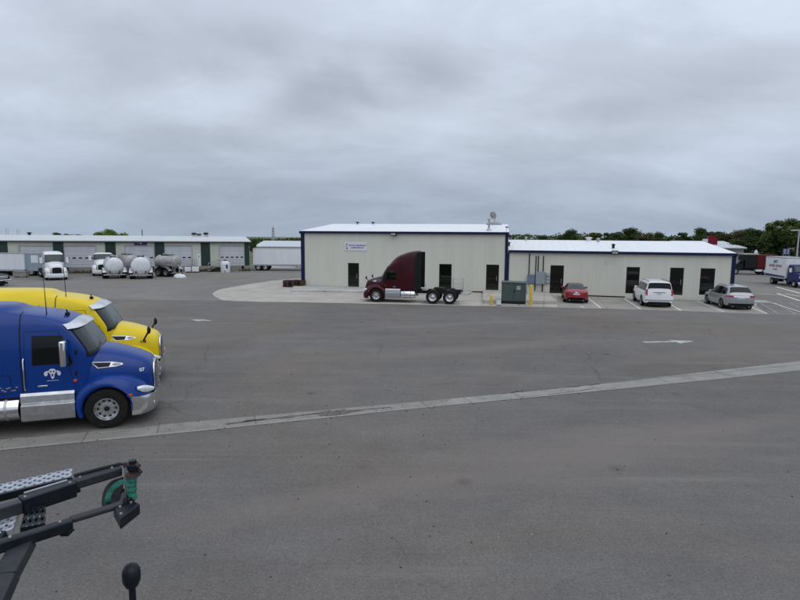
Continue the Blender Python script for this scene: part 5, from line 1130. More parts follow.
# ------------------------------------------------------------------ cars
def car(name, label, cat, loc, rz, cfg, group=None):
    """body lofted from cross-sections along x (forward): x, zb, w, zbelt, wroof, zroof"""
    g = cfg.get; paint = M[cfg['paint']]; root = thing(name, label, cat, loc, rz, group)
    ST = cfg['st']
    def st(x): return [sinterp([(s[0], s[i]) for s in ST], x) for i in range(1, 6)]
    def prof(x):
        zb, w_, zb2, wr, zr = st(x); h = zr-zb2
        k = min(1, h/.28)
        pts = [(w_*.86, zb), (w_*.955, zb+.05), (w_, zb+.20), (w_*1.0, (zb+zb2)/2+.05), (w_*.99, zb2-.12), (w_*.965, zb2-.03), (w_*.94, zb2+.012)]
        top = [(w_*.93+(wr-w_*.93)*.5, zb2+h*.5), (wr+.02, zr-.09*k), (wr-.04, zr-.03*k), (wr*.8, zr-.004), (wr*.4, zr+.012*k), (0, zr+.015*k)]
        return pts+top
    xs = []
    x0, x1 = ST[0][0], ST[-1][0]
    n = 44
    xs = sorted(set([x0+(x1-x0)*i/n for i in range(n+1)]+[s[0] for s in ST]))
    rows = []
    for x in xs:
        p = prof(x); rows.append([Vector((x, -y, z)) for y, z in p]+[Vector((x, y, z)) for y, z in reversed(p[:-1])])
    mb = MB().grid(rows); mb.add(rows[0], [tuple(range(len(rows[0])))]); mb.add(rows[-1], [tuple(range(len(rows[-1])))])
    body = mb.build('body', paint, root, angle=32)
    def ysurf(x, z):
        p = prof(x)
        for (y0, z0), (y1, z1) in zip(p, p[1:]):
            if z0 <= z <= z1: return y0+(y1-y0)*(z-z0)/max(1e-6, z1-z0)
        return p[-1][0]
    def spatch(poly, m, nm, off, sd, parent, nx=8, nz=4):
        TL, TR, BR, BL = poly; rw = []
        for j in range(nz+1):
            v = j/nz; r = []
            for i in range(nx+1):
                u = i/nx; x = (TL[0]*(1-u)+TR[0]*u)*(1-v)+(BL[0]*(1-u)+BR[0]*u)*v; z = (TL[1]*(1-u)+TR[1]*u)*(1-v)+(BL[1]*(1-u)+BR[1]*u)*v
                r.append(Vector((x, sd*(ysurf(x, z)+off), z)))
            rw.append(r)
        return MB().grid(rw).build(nm, m, parent)
    def zroof(x): return st(x)[4]
    def tpatch(xa, xb, wa, wb, m, nm, off, parent, n=14):
        """glass laid on a sloping end: from height-line xa (low) to xb (high), half widths wa, wb"""
        rw = []
        for j in range(n+1):
            v = j/n; x = xa+(xb-xa)*v; w_ = wa+(wb-wa)*v; nr = Vector((-(zroof(x+.02)-zroof(x-.02))/.04, 0, 1)).normalized(); r = []
            for i in range(17):
                u = -1+i/8; y = u*w_; p = prof(x); z = None
                for (y0, z0), (y1, z1) in zip(p[6:], p[7:]):
                    if y1 <= abs(y) <= y0: z = z0+(z1-z0)*(y0-abs(y))/max(1e-6, y0-y1)
                if z is None: z = p[6][1]
                r.append(Vector((x, y, z))+nr*off*2)
            rw.append(r)
        return MB().grid(rw).build(nm, m, parent)
    for poly in cfg['side_glass']:
        for sd in (-1, 1): spatch(poly, M['glass_tint'], 'window', .008, sd, root)
    xa, xb, wa, wb = cfg['rear_glass']; tpatch(xa, xb, wa, wb, M[g('rgm', 'glass_tint')], 'rear_window', .010, root)
    xa, xb, wa, wb = cfg['windshield']; tpatch(xa, xb, wa, wb, M['glass'], 'windshield', .010, root)
    for xd in cfg['seams']:
        for sd in (-1, 1): spatch(((xd-.006, cfg['belt']-.03), (xd+.006, cfg['belt']-.03), (xd+.006, .38), (xd-.006, .38)), M['frame'], 'door_seam', .004, sd, root, 1, 6)
    for xd in cfg['handles']:
        for sd in (-1, 1): y = ysurf(xd, cfg['belt']-.13); MB().box((xd-.09, sd*y-.02, cfg['belt']-.145), (xd+.09, sd*y+.022, cfg['belt']-.115)).build('handle', M[g('hm', cfg['paint'])], root, bevel=.008)
    # wheels, arch liners
    r = cfg['r']; wm = wheel_meshes(r, .22, M['alu'], ('c', r), 5, .68)
    for x in cfg['axles']:
        for sd in (-1, 1):
            y = ysurf(x, .5)
            MB().lathe([(.001, 0), (r+.065, 0), (r+.065, .012*sd), (.001, .012*sd)], (x, sd*y, r+.005), 'y', 28).build('wheel_arch', M['black'], root)
            add_wheel(root, x, sd*(y-.075), r, wm, sd)
    for sd in (-1, 1):
        xm = cfg['mirror']; y = ysurf(xm, cfg['belt'])
        MB().box((xm-.07, sd*y-.02 if sd > 0 else sd*y-.19, cfg['belt']+.02), (xm+.07, sd*y+.19 if sd > 0 else sd*y+.02, cfg['belt']+.17)).build('mirror', paint, root, bevel=.04)
    # rear: lamps, plate, bumper, mark; each sits on the tail surface
    xt = x0
    def tail(y0, y1, z0, z1, m, nm, depth=.03, out=.012, bev=.01, parent=root, xo=0):
        def xt_at(z):
            return min((x for x in [x0+.01*k for k in range(120)] if st(x)[4] >= z and st(x)[0] <= z), default=x0)
        xa = xt_at(z0)+xo; xb = xt_at(z1)+xo
        return MB().prism([(xa-out, y0, z0), (xa-out, y1, z0), (xa+depth, y1, z0), (xa+depth, y0, z0)], (0, 0, 0.0001)).add([(xa-out, y0, z0), (xa-out, y1, z0), (xb-out, y1, z1), (xb-out, y0, z1), (xa+depth+.05, y0, z0), (xa+depth+.05, y1, z0), (xb+depth+.05, y1, z1), (xb+depth+.05, y0, z1)], [(0,1,2,3),(4,5,6,7),(0,1,5,4),(1,2,6,5),(2,3,7,6),(3,0,4,7)]).build(nm, m, parent, bevel=bev)
    for (y0, y1, z0, z1, m, nm) in cfg['tail']:
        if nm in ('taillight',):
            for sd in (-1, 1): tail(min(sd*y0, sd*y1), max(sd*y0, sd*y1), z0, z1, M[m], nm)
        else: tail(y0, y1, z0, z1, M[m], nm)
    for (x_, z_, wid, m, nm) in g('side_lamps', ()):
        for sd in (-1, 1): spatch(((x_, z_+.07), (x_+wid, z_+.05), (x_+wid, z_-.05), (x_, z_-.07)), M[m], nm, .010, sd, root, 3, 2)
    for (x_, z_, wid, m, nm) in g('headlamps', ()):
        for sd in (-1, 1): spatch(((x_-wid, z_+.04), (x_, z_+.06), (x_, z_-.08), (x_-wid, z_-.03)), M[m], nm, .012, sd, root, 3, 2)
    if g('rails'):
        for sd in (-1, 1):
            xa, xb, y_ = cfg['rails']; MB().tube([(xa, sd*y_, zroof(xa)-.0), (xa+.08, sd*y_, zroof(xa)+.05), (xb-.08, sd*y_, zroof(xb)+.05), (xb, sd*y_, zroof(xb))], .018, 8).build('roof_rail', M[g('railm', 'plastic')], root)
    MB().box((x0+.12, -.7, .16), (x1-.12, .7, .34)).build('underbody', M['black'], root)
    for q in g('exhaust', ()): MB().tube([(x0-.01, q, .26), (x0+.3, q, .26)], .035, 10).build('exhaust', M['alu_dull'], root)
    return root
CR = math.atan2(BN.y, BN.x)
def rear_at(u, v, back): return at(u, v)+BN*back
sed = dict(paint='red', r=.325, belt=.93, axles=(1.42, -1.36), mirror=.62,
    st=[(-2.36,.46,.60,.80,.40,.86),(-2.30,.36,.76,.90,.60,.98),(-2.15,.26,.85,.96,.66,1.04),(-1.75,.22,.90,.96,.66,1.09),(-1.55,.22,.91,.95,.63,1.14),(-1.0,.21,.91,.94,.58,1.38),(-.6,.21,.91,.93,.58,1.44),(.1,.21,.91,.92,.58,1.45),(.5,.21,.91,.92,.60,1.36),(1.15,.22,.90,.92,.72,1.0),(1.4,.22,.90,.88,.72,.95),(2.0,.24,.86,.78,.66,.82),(2.3,.30,.70,.64,.5,.68),(2.38,.40,.5,.56,.35,.58)],
    side_glass=[((-1.25,1.22),(-.42,1.36),(-.42,.975),(-1.42,1.0)),((-.36,1.365),(.42,1.34),(.82,.965),(-.36,.97))], rear_glass=(-1.62,-.86,.66,.52), windshield=(1.12,.42,.72,.56), rgm='glass', seams=(-.39,.72,-1.15), handles=(-.62,.22),
    tail=[(.46,.78,.72,.86,'redlens','taillight'),(-.24,.24,.68,.80,'plate','licence_plate'),(-.62,.62,.30,.40,'black','bumper_insert'),(-.09,.09,.84,.90,'chrome','badge'),(-.32,.32,.815,.835,'redlens','trim_strip')], side_lamps=((-2.26,.80,.2,'redlens','taillight'),), exhaust=(-.5,.5))
car('red_sedan', 'red sedan parked nose to the wall between the stoop and a white stripe', 'car', rear_at(575.6, 303.6, 2.38), CR+R(1), sed)
suv = dict(paint='suvwhite', r=.40, belt=1.16, axles=(1.62, -1.42), mirror=.86,
    st=[(-2.56,.42,.86,1.00,.78,1.10),(-2.52,.36,.96,1.14,.80,1.30),(-2.40,.32,.99,1.16,.76,1.84),(-2.2,.30,1.0,1.16,.74,1.90),(-1.4,.28,1.01,1.16,.75,1.93),(-.2,.28,1.01,1.15,.75,1.93),(.45,.28,1.01,1.15,.74,1.86),(1.05,.28,1.0,1.15,.84,1.34),(1.25,.28,1.0,1.14,.86,1.22),(1.9,.28,.99,1.10,.84,1.16),(2.4,.32,.93,1.0,.76,1.06),(2.56,.40,.84,.80,.7,.84)],
    side_glass=[((-2.22,1.72),(-1.42,1.76),(-1.42,1.22),(-2.30,1.22)),((-1.34,1.76),(-.42,1.76),(-.42,1.22),(-1.34,1.22)),((-.34,1.76),(.42,1.72),(.86,1.22),(-.34,1.22))], rear_glass=(-2.495,-2.405,.82,.72), windshield=(1.08,.50,.86,.72), seams=(-.38,.80,-1.38), handles=(-.6,.2), hm='chrome',
    tail=[(.80,.93,.92,1.34,'redlens','taillight'),(-.17,.17,.98,1.10,'plate','licence_plate'),(-.42,.42,1.11,1.15,'black','badge'),(-.96,.96,.52,.60,'chrome','bumper_step'),(-.7,.7,.36,.46,'black','bumper_insert')], side_lamps=((-2.50,1.10,.12,'redlens','taillight'),), rails=(-2.1,.2,.68))
car('white_suv', 'large white SUV with dark tinted glass parked nose to the low beige wall', 'car', rear_at(657.5, 307.8, 2.56), CR+R(1.5), suv)
sv2 = dict(paint='silver', r=.36, belt=1.02, axles=(1.42, -1.36), mirror=.72,
    st=[(-2.36,.46,.72,.86,.62,.98),(-2.31,.36,.86,1.0,.74,1.12),(-2.16,.30,.94,1.04,.72,1.28),(-1.95,.28,.96,1.05,.68,1.52),(-1.6,.26,.97,1.04,.66,1.66),(-.9,.25,.97,1.02,.66,1.72),(-.1,.25,.97,1.01,.66,1.72),(.4,.25,.97,1.0,.66,1.62),(1.05,.25,.97,1.0,.80,1.14),(1.25,.26,.96,.98,.80,1.06),(1.9,.28,.92,.90,.74,.96),(2.26,.34,.78,.76,.6,.80),(2.36,.42,.6,.66,.45,.68)],
    side_glass=[((-1.72,1.50),(-1.16,1.58),(-1.16,1.08),(-1.92,1.12)),((-1.10,1.585),(-.36,1.60),(-.36,1.06),(-1.10,1.075)),((-.30,1.60),(.32,1.54),(.80,1.05),(-.30,1.06))], rear_glass=(-2.17,-1.80,.74,.60), windshield=(1.06,.44,.82,.64), seams=(-.33,.74,-1.14), handles=(-.55,.2), 
    tail=[(.54,.86,.92,1.06,'redlens','taillight'),(-.25,.25,.82,.94,'plate','licence_plate'),(-.84,.84,.34,.48,'black','bumper_insert'),(-.5,.5,.96,.985,'chrome','trim_strip'),(-.8,.8,.55,.57,'tankgrey','bumper_line')], side_lamps=((-2.24,.99,.22,'redlens','taillight'),), rails=(-1.5,.1,.60), railm='alu', exhaust=(-.55,.55))
car('silver_crossover', 'silver crossover SUV with red taillights parked at the right end of the low wing', 'car', rear_at(737.5, 310.2, 2.36), CR+R(5), sv2)
# front end of a dark pickup at the left edge
pk = dict(paint='black', r=.40, belt=1.12, axles=(1.75, -1.8), mirror=.9,
    st=[(-2.9,.5,.92,1.08,.8,1.12),(-2.85,.42,.97,1.12,.86,1.16),(-1.2,.4,.98,1.12,.86,1.17),(-1.1,.4,.98,1.12,.74,1.5),(-.95,.4,.98,1.12,.72,1.82),(-.2,.38,.98,1.12,.72,1.88),(.4,.38,.98,1.12,.72,1.82),(1.05,.38,.98,1.12,.84,1.26),(1.3,.38,.98,1.12,.86,1.20),(2.2,.40,.97,1.08,.84,1.14),(2.75,.44,.92,1.02,.8,1.08),(2.9,.5,.84,.9,.7,.95)],
    side_glass=[((-.88,1.74),(-.3,1.76),(-.3,1.17),(-.92,1.17)),((-.24,1.76),(.38,1.70),(.84,1.17),(-.24,1.17))], rear_glass=(-1.12,-.98,.7,.66), windshield=(1.06,.46,.84,.70), seams=(-.27,.82,-1.0), handles=(-.5,.2), tail=[(.78,.92,.8,1.06,'redlens','taillight'),(-.2,.2,.6,.74,'plate','licence_plate')], headlamps=((2.86,.92,.25,'lens','headlight'),))
p = at(6, 286.2); pr_ = R(-12)
pk_o = car('dark_pickup', 'dark pickup with chrome grille just entering the left edge of the yard', 'car', p-Vector((math.cos(pr_), math.sin(pr_), 0))*3.3, pr_, pk)
MB().box((2.80, -.62, .72), (2.93, .62, .98)).build('grille', M['chrome'], pk_o, bevel=.03); MB().box((2.70, -.95, .46), (2.98, .95, .64)).build('bumper', M['chrome'], pk_o, bevel=.05)

# ------------------------------------------------------------------ trailers
twm = wheel_meshes(.50, .58, M['alu_dull'], ('tr',))
def box_trailer(name, label, loc, rz, L_, h0, h1, m, skirt=True, axles=(1.3, 2.6), legs=True, w=2.55):
    """origin on the ground below the rear right corner; x forward"""
    t = thing(name, label, 'trailer', loc, rz)
    MB().box((0, -w/2, h0), (L_, w/2, h1)).build('box', m, t, bevel=.03, smooth=False)
    mb = MB(); mb.box((-.01, -w/2-.02, h0-.14), (L_+.01, -w/2+.06, h0+.06)); mb.box((-.01, w/2-.06, h0-.14), (L_+.01, w/2+.02, h0+.06)); mb.box((-.012, -w/2-.015, h1-.08), (L_+.012, w/2+.015, h1+.015)); mb.build('rail', M['alu_dull'], t, smooth=False)
    mb = MB()
    for k in range(int(L_/.45)): mb.box((k*.45+.1, -w/2+.06, h0-.12), (k*.45+.2, w/2-.06, h0-.004))
    mb.build('floor_joists', M['frame'], t, smooth=False)
    mb = MB(); mb.box((axles[0]-.8, -.5, .62), (axles[-1]+.8, -.4, h0-.1)); mb.box((axles[0]-.8, .4, .62), (axles[-1]+.8, .5, h0-.1))
    for a in axles: mb.tube([(a, -1.1, .5), (a, 1.1, .5)], .08, 8)
    mb.build('bogie', M['frame'], t, smooth=False)
    for a in axles:
        for sd in (-1, 1): add_wheel(t, a, sd*.95, .5, twm, sd)
    mb = MB(); mb.box((.05, -1.0, .45), (.15, 1.0, .56))
    for sd in (-1, 1): mb.box((.06, sd*.6-.04, .56), (.14, sd*.6+.04, h0-.1))
    mb.build('rear_guard', M['alu_dull'], t, smooth=False)
    if legs:
        for sd in (-1, 1): MB().box((L_-2.9, sd*.8-.06, .12), (L_-2.78, sd*.8+.06, h0-.1)).box((L_-2.99, sd*.8-.13, .02), (L_-2.69, sd*.8+.13, .12)).build('landing_leg', M['frame'], t, smooth=False)
    if skirt:
        for sd in (-1, 1): MB().prism([(axles[-1]+.9, sd*w/2*.97, .42), (axles[-1]+4.2, sd*w/2*.93, .42), (axles[-1]+4.6, sd*w/2*.93, h0-.15), (axles[-1]+.9, sd*w/2*.97, h0-.15)], (0, -.03*sd, 0)).build('side_skirt', M['white'], t, smooth=False)
    for sd in (-1, 1): MB().box((-.02, sd*1.05-.07, h0-.12), (-.011, sd*1.05+.07, h0-.02)).build('tail_lamp', M['redlens'], t)
    for k in range(5): MB().box((.5+k*L_/5, -w/2-.026, h0-.04), (.6+k*L_/5, -w/2-.0205, h0+.02)).build('marker_light', M['amber'], t)
    return t
a = at(252.5, 270.6); ang = R(4)
yt = a.y; ztp = atY(256, 248.2, yt)[2]; zbt = atY(256, 264.6, yt)[2]
td = Vector((math.cos(ang), math.sin(ang), 0))
box_trailer('box_trailer', 'long white box trailer with side skirt parked between the warehouse and the beige building', a+Vector((0, 1.3, 0)), ang, 13.5, zbt, ztp, M['trailer'], axles=(.75, 1.75))
a = at(45.5, 276.5); ztp = atY(30, 253.4, a.y)[2]; zbt = atY(30, 270.2, a.y)[2]
box_trailer('curtain_trailer', 'blue grey corrugated trailer with a pale patch parked behind the white sleeper tractor', a+Vector((-.1, 2.0, 0))-Vector((4.0, 0, 0)), R(2), 4.0, zbt, ztp, M['trailergrey'], skirt=False, axles=(1.8, 2.9), legs=False)
cobj = [o for o in bpy.data.objects if o.name == 'curtain_trailer'][0]
MB().box((1.9, -1.285, zbt+.85), (2.75, -1.277, zbt+1.75)).build('pale_patch', M['trailer'], cobj)
a2 = at(20.5, 276.5)
bt2 = box_trailer('white_trailer', 'white box trailer at the left edge, end to end with the blue grey trailer', a2+Vector((0, 2.0, 0))-Vector((12.2, .3, 0)), R(2), 12.1, zbt, ztp-.02, M['trailer'], skirt=False, axles=(1.2, 2.4))
t = thing('tool_crate', 'pale grey crate standing on the ground under the grey trailer', 'crate', at(21.2, 277.2), R(2))
MB().box((-.75, -.3, .08), (.75, .3, .62)).build('crate', M['dock'], t, bevel=.02); MB().box((-.78, -.33, .62), (.78, .33, .68)).build('lid', M['dock'], t, bevel=.01)
for x in (-.5, .5): MB().box((x-.1, -.3, 0), (x+.1, .3, .08)).build('skid', M['wood'], t)
for x in (-.25, .25): MB().box((x-.02, -.312, .12), (x+.02, -.302, .6)).build('strap', M['tankgrey'], t)

def tank_trailer(label, loc, rz, L_, r, m, zc):
    """short horizontal tank on a tandem; x is the tank axis, the domed end at x=0 faces the viewer"""
    t = thing('tank_trailer', label, 'tank trailer', loc, rz, 'tank trailers in front of the warehouse')
    pr = [(.001, -.42)]+[(r*math.sin(q), -.42*math.cos(q)) for q in [R(a) for a in range(15, 91, 15)]]
    pr += [(r, L_)]+[(r*math.cos(q), L_+.42*math.sin(q)) for q in [R(a) for a in range(15, 90, 15)]]+[(.001, L_+.42)]
    MB().lathe(pr, (0, 0, zc), 'x', 36).build('tank', m, t, angle=60)
    for x in (.05, L_*.33, L_*.66, L_-.05): MB().lathe([(r+.004, x-.05), (r+.02, x-.05), (r+.02, x+.05), (r+.004, x+.05)], (0, 0, zc), 'x', 36).build('band', M['alu_dull'], t)
    MB().box((.4, -.32, zc+r-.05), (L_-.4, .32, zc+r+.06)).build('catwalk', M['frame'], t, smooth=False)
    for x in (L_*.3, L_*.7): MB().lathe([(.24, zc+r-.03), (.24, zc+r+.16), (.28, zc+r+.18), (.001, zc+r+.22)], (x, 0, 0), 'z', 16).build('manhole', M['alu_dull'], t)
    mb = MB()
    for y in (-.5, .5): mb.box((-.35, y-.05, .72), (L_+.3, y+.05, .92))
    for x in (.25, L_*.5, L_-.25): mb.box((x-.05, -.7, .9), (x+.05, .7, zc-r*.62))
    mb.build('frame', M['frame'], t, smooth=False)
    for x in (.55, 1.75):
        for sd in (-1, 1): add_wheel(t, x, sd*.93, .5, twm, sd)
        MB().tube([(x, -1, .5), (x, 1, .5)], .08, 8).build('axle', M['frame'], t)
    for sd in (-1, 1):
        rows = []
        for k in range(13):
            q = R(10+160*k/12); rows.append([Vector((1.15+1.15*math.cos(q), sd*y, .62+.62*math.sin(q))) for y in (.66, 1.22)])
        MB().grid(rows).build('fender', M['alu_dull'], t)
        MB().lathe([(.001, -.02), (.06, -.02), (.065, .02)], (-.40, sd*.75, .82), 'x', 12).build('tail_lamp', M['redlens'], t)
    MB().box((-.42, -1.15, .42), (-.32, 1.15, .54)).box((-.4, -.7, .54), (-.34, -.6, .9)).box((-.4, .6, .54), (-.34, .7, .9)).build('bumper', M['alu_dull'], t, smooth=False)
    MB().tube([(-.38, .1, zc-r*.55), (-.55, .1, zc-r*.6), (-.6, .1, .75), (-.6, .1, .5)], .07, 10).lathe([(.001, .02), (.11, .02), (.11, -.05)], (-.6, .1, .5), 'z', 12).build('outlet_pipe', M['galv'], t)
    mb = MB()
    for y in (.42, .78): mb.tube([(-.25, y, .5), (-.12, y, zc+r*.9), (.4, y, zc+r+.1)], .022, 6)
    for k in range(7): z = .6+k*.32; mb.tube([(-.25+.02*k, .42, z), (-.25+.02*k, .78, z)], .016, 6)
    mb.build('ladder', M['galv'], t)
    for sd in (-1, 1): MB().box((L_-.9, sd*.5-.05, .05), (L_-.8, sd*.5+.05, .8)).box((L_-1.0, sd*.5-.12, 0), (L_-.7, sd*.5+.12, .06)).build('landing_leg', M['frame'], t)
    return t
def face_cam(p, off): return math.atan2(p.y, p.x)+R(off)
sc_ = lambda p: FP/p.y
p = at(115, 278.6); z1 = atY(115, 265.8, p.y)[2]; tank_trailer('white tank trailer seen end on, leftmost of the group, cab behind it', p, face_cam(p, 3), 4.2, 8.3/sc_(p)*1.0, M['tankwhite'], z1)
p = at(141.3, 279); z1 = atY(141, 266, p.y)[2]; tank_trailer('white tank trailer seen end on, in the middle of the group', p, face_cam(p, -2), 4.2, 9.0/sc_(p), M['tankwhite'], z1)
p = at(130.5, 275.6); z1 = atY(130, 262.5, p.y)[2]; tank_trailer('grey tank trailer mostly hidden between the two white tanks', p+Vector((-.4, 1.2, 0)), face_cam(p, 14), 3.8, 7.3/sc_(p), M['tankgrey'], z1)
p = at(173.5, 277); z1 = atY(166, 262, p.y)[2]; tank_trailer('brown grey steel tank trailer turned sideways, rightmost of the group', p+Vector((0, .9, 0)), R(158), 2.5, 6.6/sc_(p), M['tankgrey'], z1)
t = thing('tarp_bundle', 'crumpled white tarp bundle on the ground beside the rightmost tank trailer', 'tarp', at(180, 277.6), 0)
mb = MB(); rows = []
for k in range(9):
    q = k/8; rows.append([Vector((.75*math.cos(a)*math.sin(math.pi*q/2+.05)*(1+.22*mnoise.noise(Vector((a*2, q*5, 3)))), .5*math.sin(a)*math.sin(math.pi*q/2+.05)*(1+.22*mnoise.noise(Vector((a*3, q*4, 8)))), .45*math.cos(math.pi*q/2)*(1+.3*mnoise.noise(Vector((a, q*3, 1)))))) for a in [2*math.pi*i/24 for i in range(24)]])
mb.grid(rows, closed=True).build('tarp', M['tankwhite'], t)

# ------------------------------------------------------------------ box truck on the right
p = at(769.5, 283.6); brz = R(-100)
bx = thing('box_truck', 'white box truck with blue cab, blue stripe and red lettering at the right edge', 'truck', p+Vector((1.15, 0, 0)), brz)
zt = 3.15; z0 = .86
bxL = 4.6
def bloc(x, y): return None
MB().box((-1.1, -1.15, z0), (-1.1+bxL, 1.15, zt)).build('box', M['white'], bx, bevel=.04, smooth=False)
mb = MB(); mb.box((-1.12, -1.17, z0-.1), (-1.08+bxL, -1.10, z0+.03)).box((-1.12, 1.10, z0-.1), (-1.08+bxL, 1.17, z0+.03)).box((-1.115, -1.165, zt-.10), (-1.085+bxL, 1.165, zt+.02)); mb.build('rail', M['alu_dull'], bx, smooth=False)
MB().prism([(-1.0, -1.1525, z0+.06), (-1.2+bxL, -1.1525, z0+.06), (-1.2+bxL, -1.1525, z0+.22), (-1.0, -1.1525, z0+.34)], (0, -.003, 0)).build('stripe', M['boxblue'], bx)
for body, z, sz, m in (("JIM'S", 2.60, .46, 'letter_blue'), ('MOBILE REPAIR', 2.14, .40, 'letter_red'), ('24 HOUR', 1.74, .24, 'letter_red')):
    text('lettering', body, sz, M[m], bx, Matrix.Translation((1.2, -1.156, z)) @ SR, weight=.008)
ST_ = [(3.6, 1.0), (3.6, 2.3), (3.75, 2.42), (4.2, 2.40), (4.55, 2.25), (4.95, 1.62), (5.75, 1.5), (5.95, 1.3), (6.0, .75), (5.9, .55), (3.6, .55)]
rows = []
for y, k in ((-1.02, .0), (-1.0, .04), (-.9, .07), (0, .10), (.9, .07), (1.0, .04), (1.02, 0)):
    rows.append([Vector((x+(k-.1)*(.6 if x > 5 else 0), y*(1 if z < 1.7 else .92), z+(k-.1)*(.5 if z > 1.3 else 0))) for x, z in ST_])
mb = MB().grid(rows, closed=True); mb.add(rows[0], [tuple(range(len(ST_)))]); mb.add(rows[-1], [tuple(range(len(ST_)))]); mb.build('cab', M['boxblue'], bx, angle=40)
MB().add([(4.60, -.80, 2.20), (4.60, .80, 2.20), (4.97, .90, 1.68), (4.97, -.90, 1.68)], [(0, 1, 2, 3)]).build('windshield', M['glass'], bx)
for sd in (-1, 1):
    MB().prism([(3.85, sd*1.022, 1.62), (4.86, sd*1.022, 1.62), (4.52, sd*.958, 2.18), (3.9, sd*.958, 2.2)], (0, sd*.004, 0)).build('window', M['glass_tint'], bx)
    MB().box((4.62, sd*1.25-.1, 1.6), (4.72, sd*1.25+.1, 2.05)).tube([(4.66, sd*.98, 1.7), (4.66, sd*1.2, 1.75)], .02, 6).build('mirror', M['white'], bx, bevel=.02)
    MB().box((5.86, sd*.82-.16, 1.0), (5.99, sd*.82+.16, 1.24)).build('headlight', M['lens'], bx, bevel=.03)
MB().box((5.93, -.55, .85), (6.01, .55, 1.28)).build('grille', M['chrome'], bx, bevel=.02); MB().box((5.85, -1.05, .42), (6.12, 1.05, .62)).build('bumper', M['white'], bx, bevel=.04)
MB().box((-1.0, -.5, .55), (5.6, -.4, .8)).box((-1.0, .4, .55), (5.6, .5, .8)).box((0.9, -1.05, .40), (2.1, -.6, .8)).build('chassis', M['frame'], bx, smooth=False)
bwm = wheel_meshes(.42, .30, M['alu_dull'], ('bx',), 8); bwd = wheel_meshes(.42, .55, M['alu_dull'], ('bxd',), 8)
for sd in (-1, 1): add_wheel(bx, 5.1, sd*.92, .42, bwm, sd); add_wheel(bx, 0.55, sd*.85, .42, bwd, sd)

# red and dark truck farther back on the right
p = at(739.5, 274.6); rz = R(170)
t = thing('dump_truck', 'dark red and black box truck with pale roof standing beyond the building corner', 'truck', p+Vector((0.9, 1.2, 0)), rz)
u_ = FP/ p.y
def fz(v): return atY(755, v, p.y)[2]
MB().box((-1.6, -1.2, fz(268.8)), (-4.3, 1.2, fz(254.6))).build('rear_box', M['redbox'], t, bevel=.06)
MB().box((-.0, -1.2, fz(268.4)), (-1.58, 1.2, fz(255.4))).build('front_box', M['plastic'], t, bevel=.04)
MB().box((.3, -1.25, fz(254.9)), (-1.7, 1.25, fz(253.6))).build('roof_hood', M['tankgrey'], t, bevel=.03)
MB().box((-1.5, -1.22, fz(271.4)), (-4.35, 1.22, fz(269.4))).build('side_rail', M['signwhite'], t, bevel=.02)
MB().prism([(.05, -1.0, .6), (2.0, -1.0, .6), (2.05, -1.0, 1.1), (1.9, -1.0, 1.45), (.9, -1.0, 1.6), (.55, -1.0, 2.1), (.05, -1.0, 2.15)], (0, 2.0, 0)).build('cab', M['black'], t, bevel=.08)
MB().add([(.93, -.85, 1.62), (.93, .85, 1.62), (.60, .8, 2.04), (.60, -.8, 2.04)], [(0, 1, 2, 3)]).build('windshield', M['glass'], t)
for sd in (-1, 1): MB().prism([(.15, sd*1.002, 1.5), (.82, sd*1.002, 1.5), (.5, sd*1.002, 2.0), (.15, sd*1.002, 2.0)], (0, sd*.004, 0)).build('window', M['glass_tint'], t); MB().box((1.85, sd*.7-.15, .85), (2.06, sd*.7+.15, 1.1)).build('headlight', M['lens'], t, bevel=.02)
MB().box((-4.4, -.45, .6), (1.6, .45, .9)).build('chassis', M['frame'], t)
for x in (1.2, -2.8, -3.8):
    for sd in (-1, 1): add_wheel(t, x, sd*.95, .5, twm, sd)
MB().lathe([(.001, .5), (.12, .45), (.2, .2), (.25, 0)], (-1.8, .1, fz(253.4)), 'z', 10).build('beacon', M['signwhite'], t)
# ------------------------------------------------------------------ head ramp of a car hauler, just below the camera
HZ = 2.9
def hp(u, v, dz=0.0): p = at(u, v, HZ+dz); return p
def bar(pts, w_, h_, mi=0, mb=None):
    """rectangular tube along a polyline; w_ horizontal, h_ vertical, top face on the line"""
    mb = mb or MB()
    for a, b in zip(pts, pts[1:]):
        d = (b-a).normalized(); n = Vector((-d.y, d.x, 0)).normalized()*w_/2; dn = d.cross(n).normalized()
        if dn.z > 0: dn = -dn
        dn = dn*h_
        mb.add([a+n, a-n, b-n, b+n, a+n+dn, a-n+dn, b-n+dn, b+n+dn], [(0,1,2,3),(7,6,5,4),(0,3,7,4),(1,5,6,2),(0,4,5,1),(3,2,6,7)])
    return mb
hl0 = hp(-140, 556)
ch = thing('car_hauler', 'black steel loading head of a car hauler with pale perforated ramp at lower left', 'car hauler', (hl0.x, hl0.y, 0))
def hb(mb, name, m, **k):
    o = mb.build(name, m, ch, **k); o.matrix_parent_inverse = Matrix.Translation((-hl0.x, -hl0.y, 0)); return o
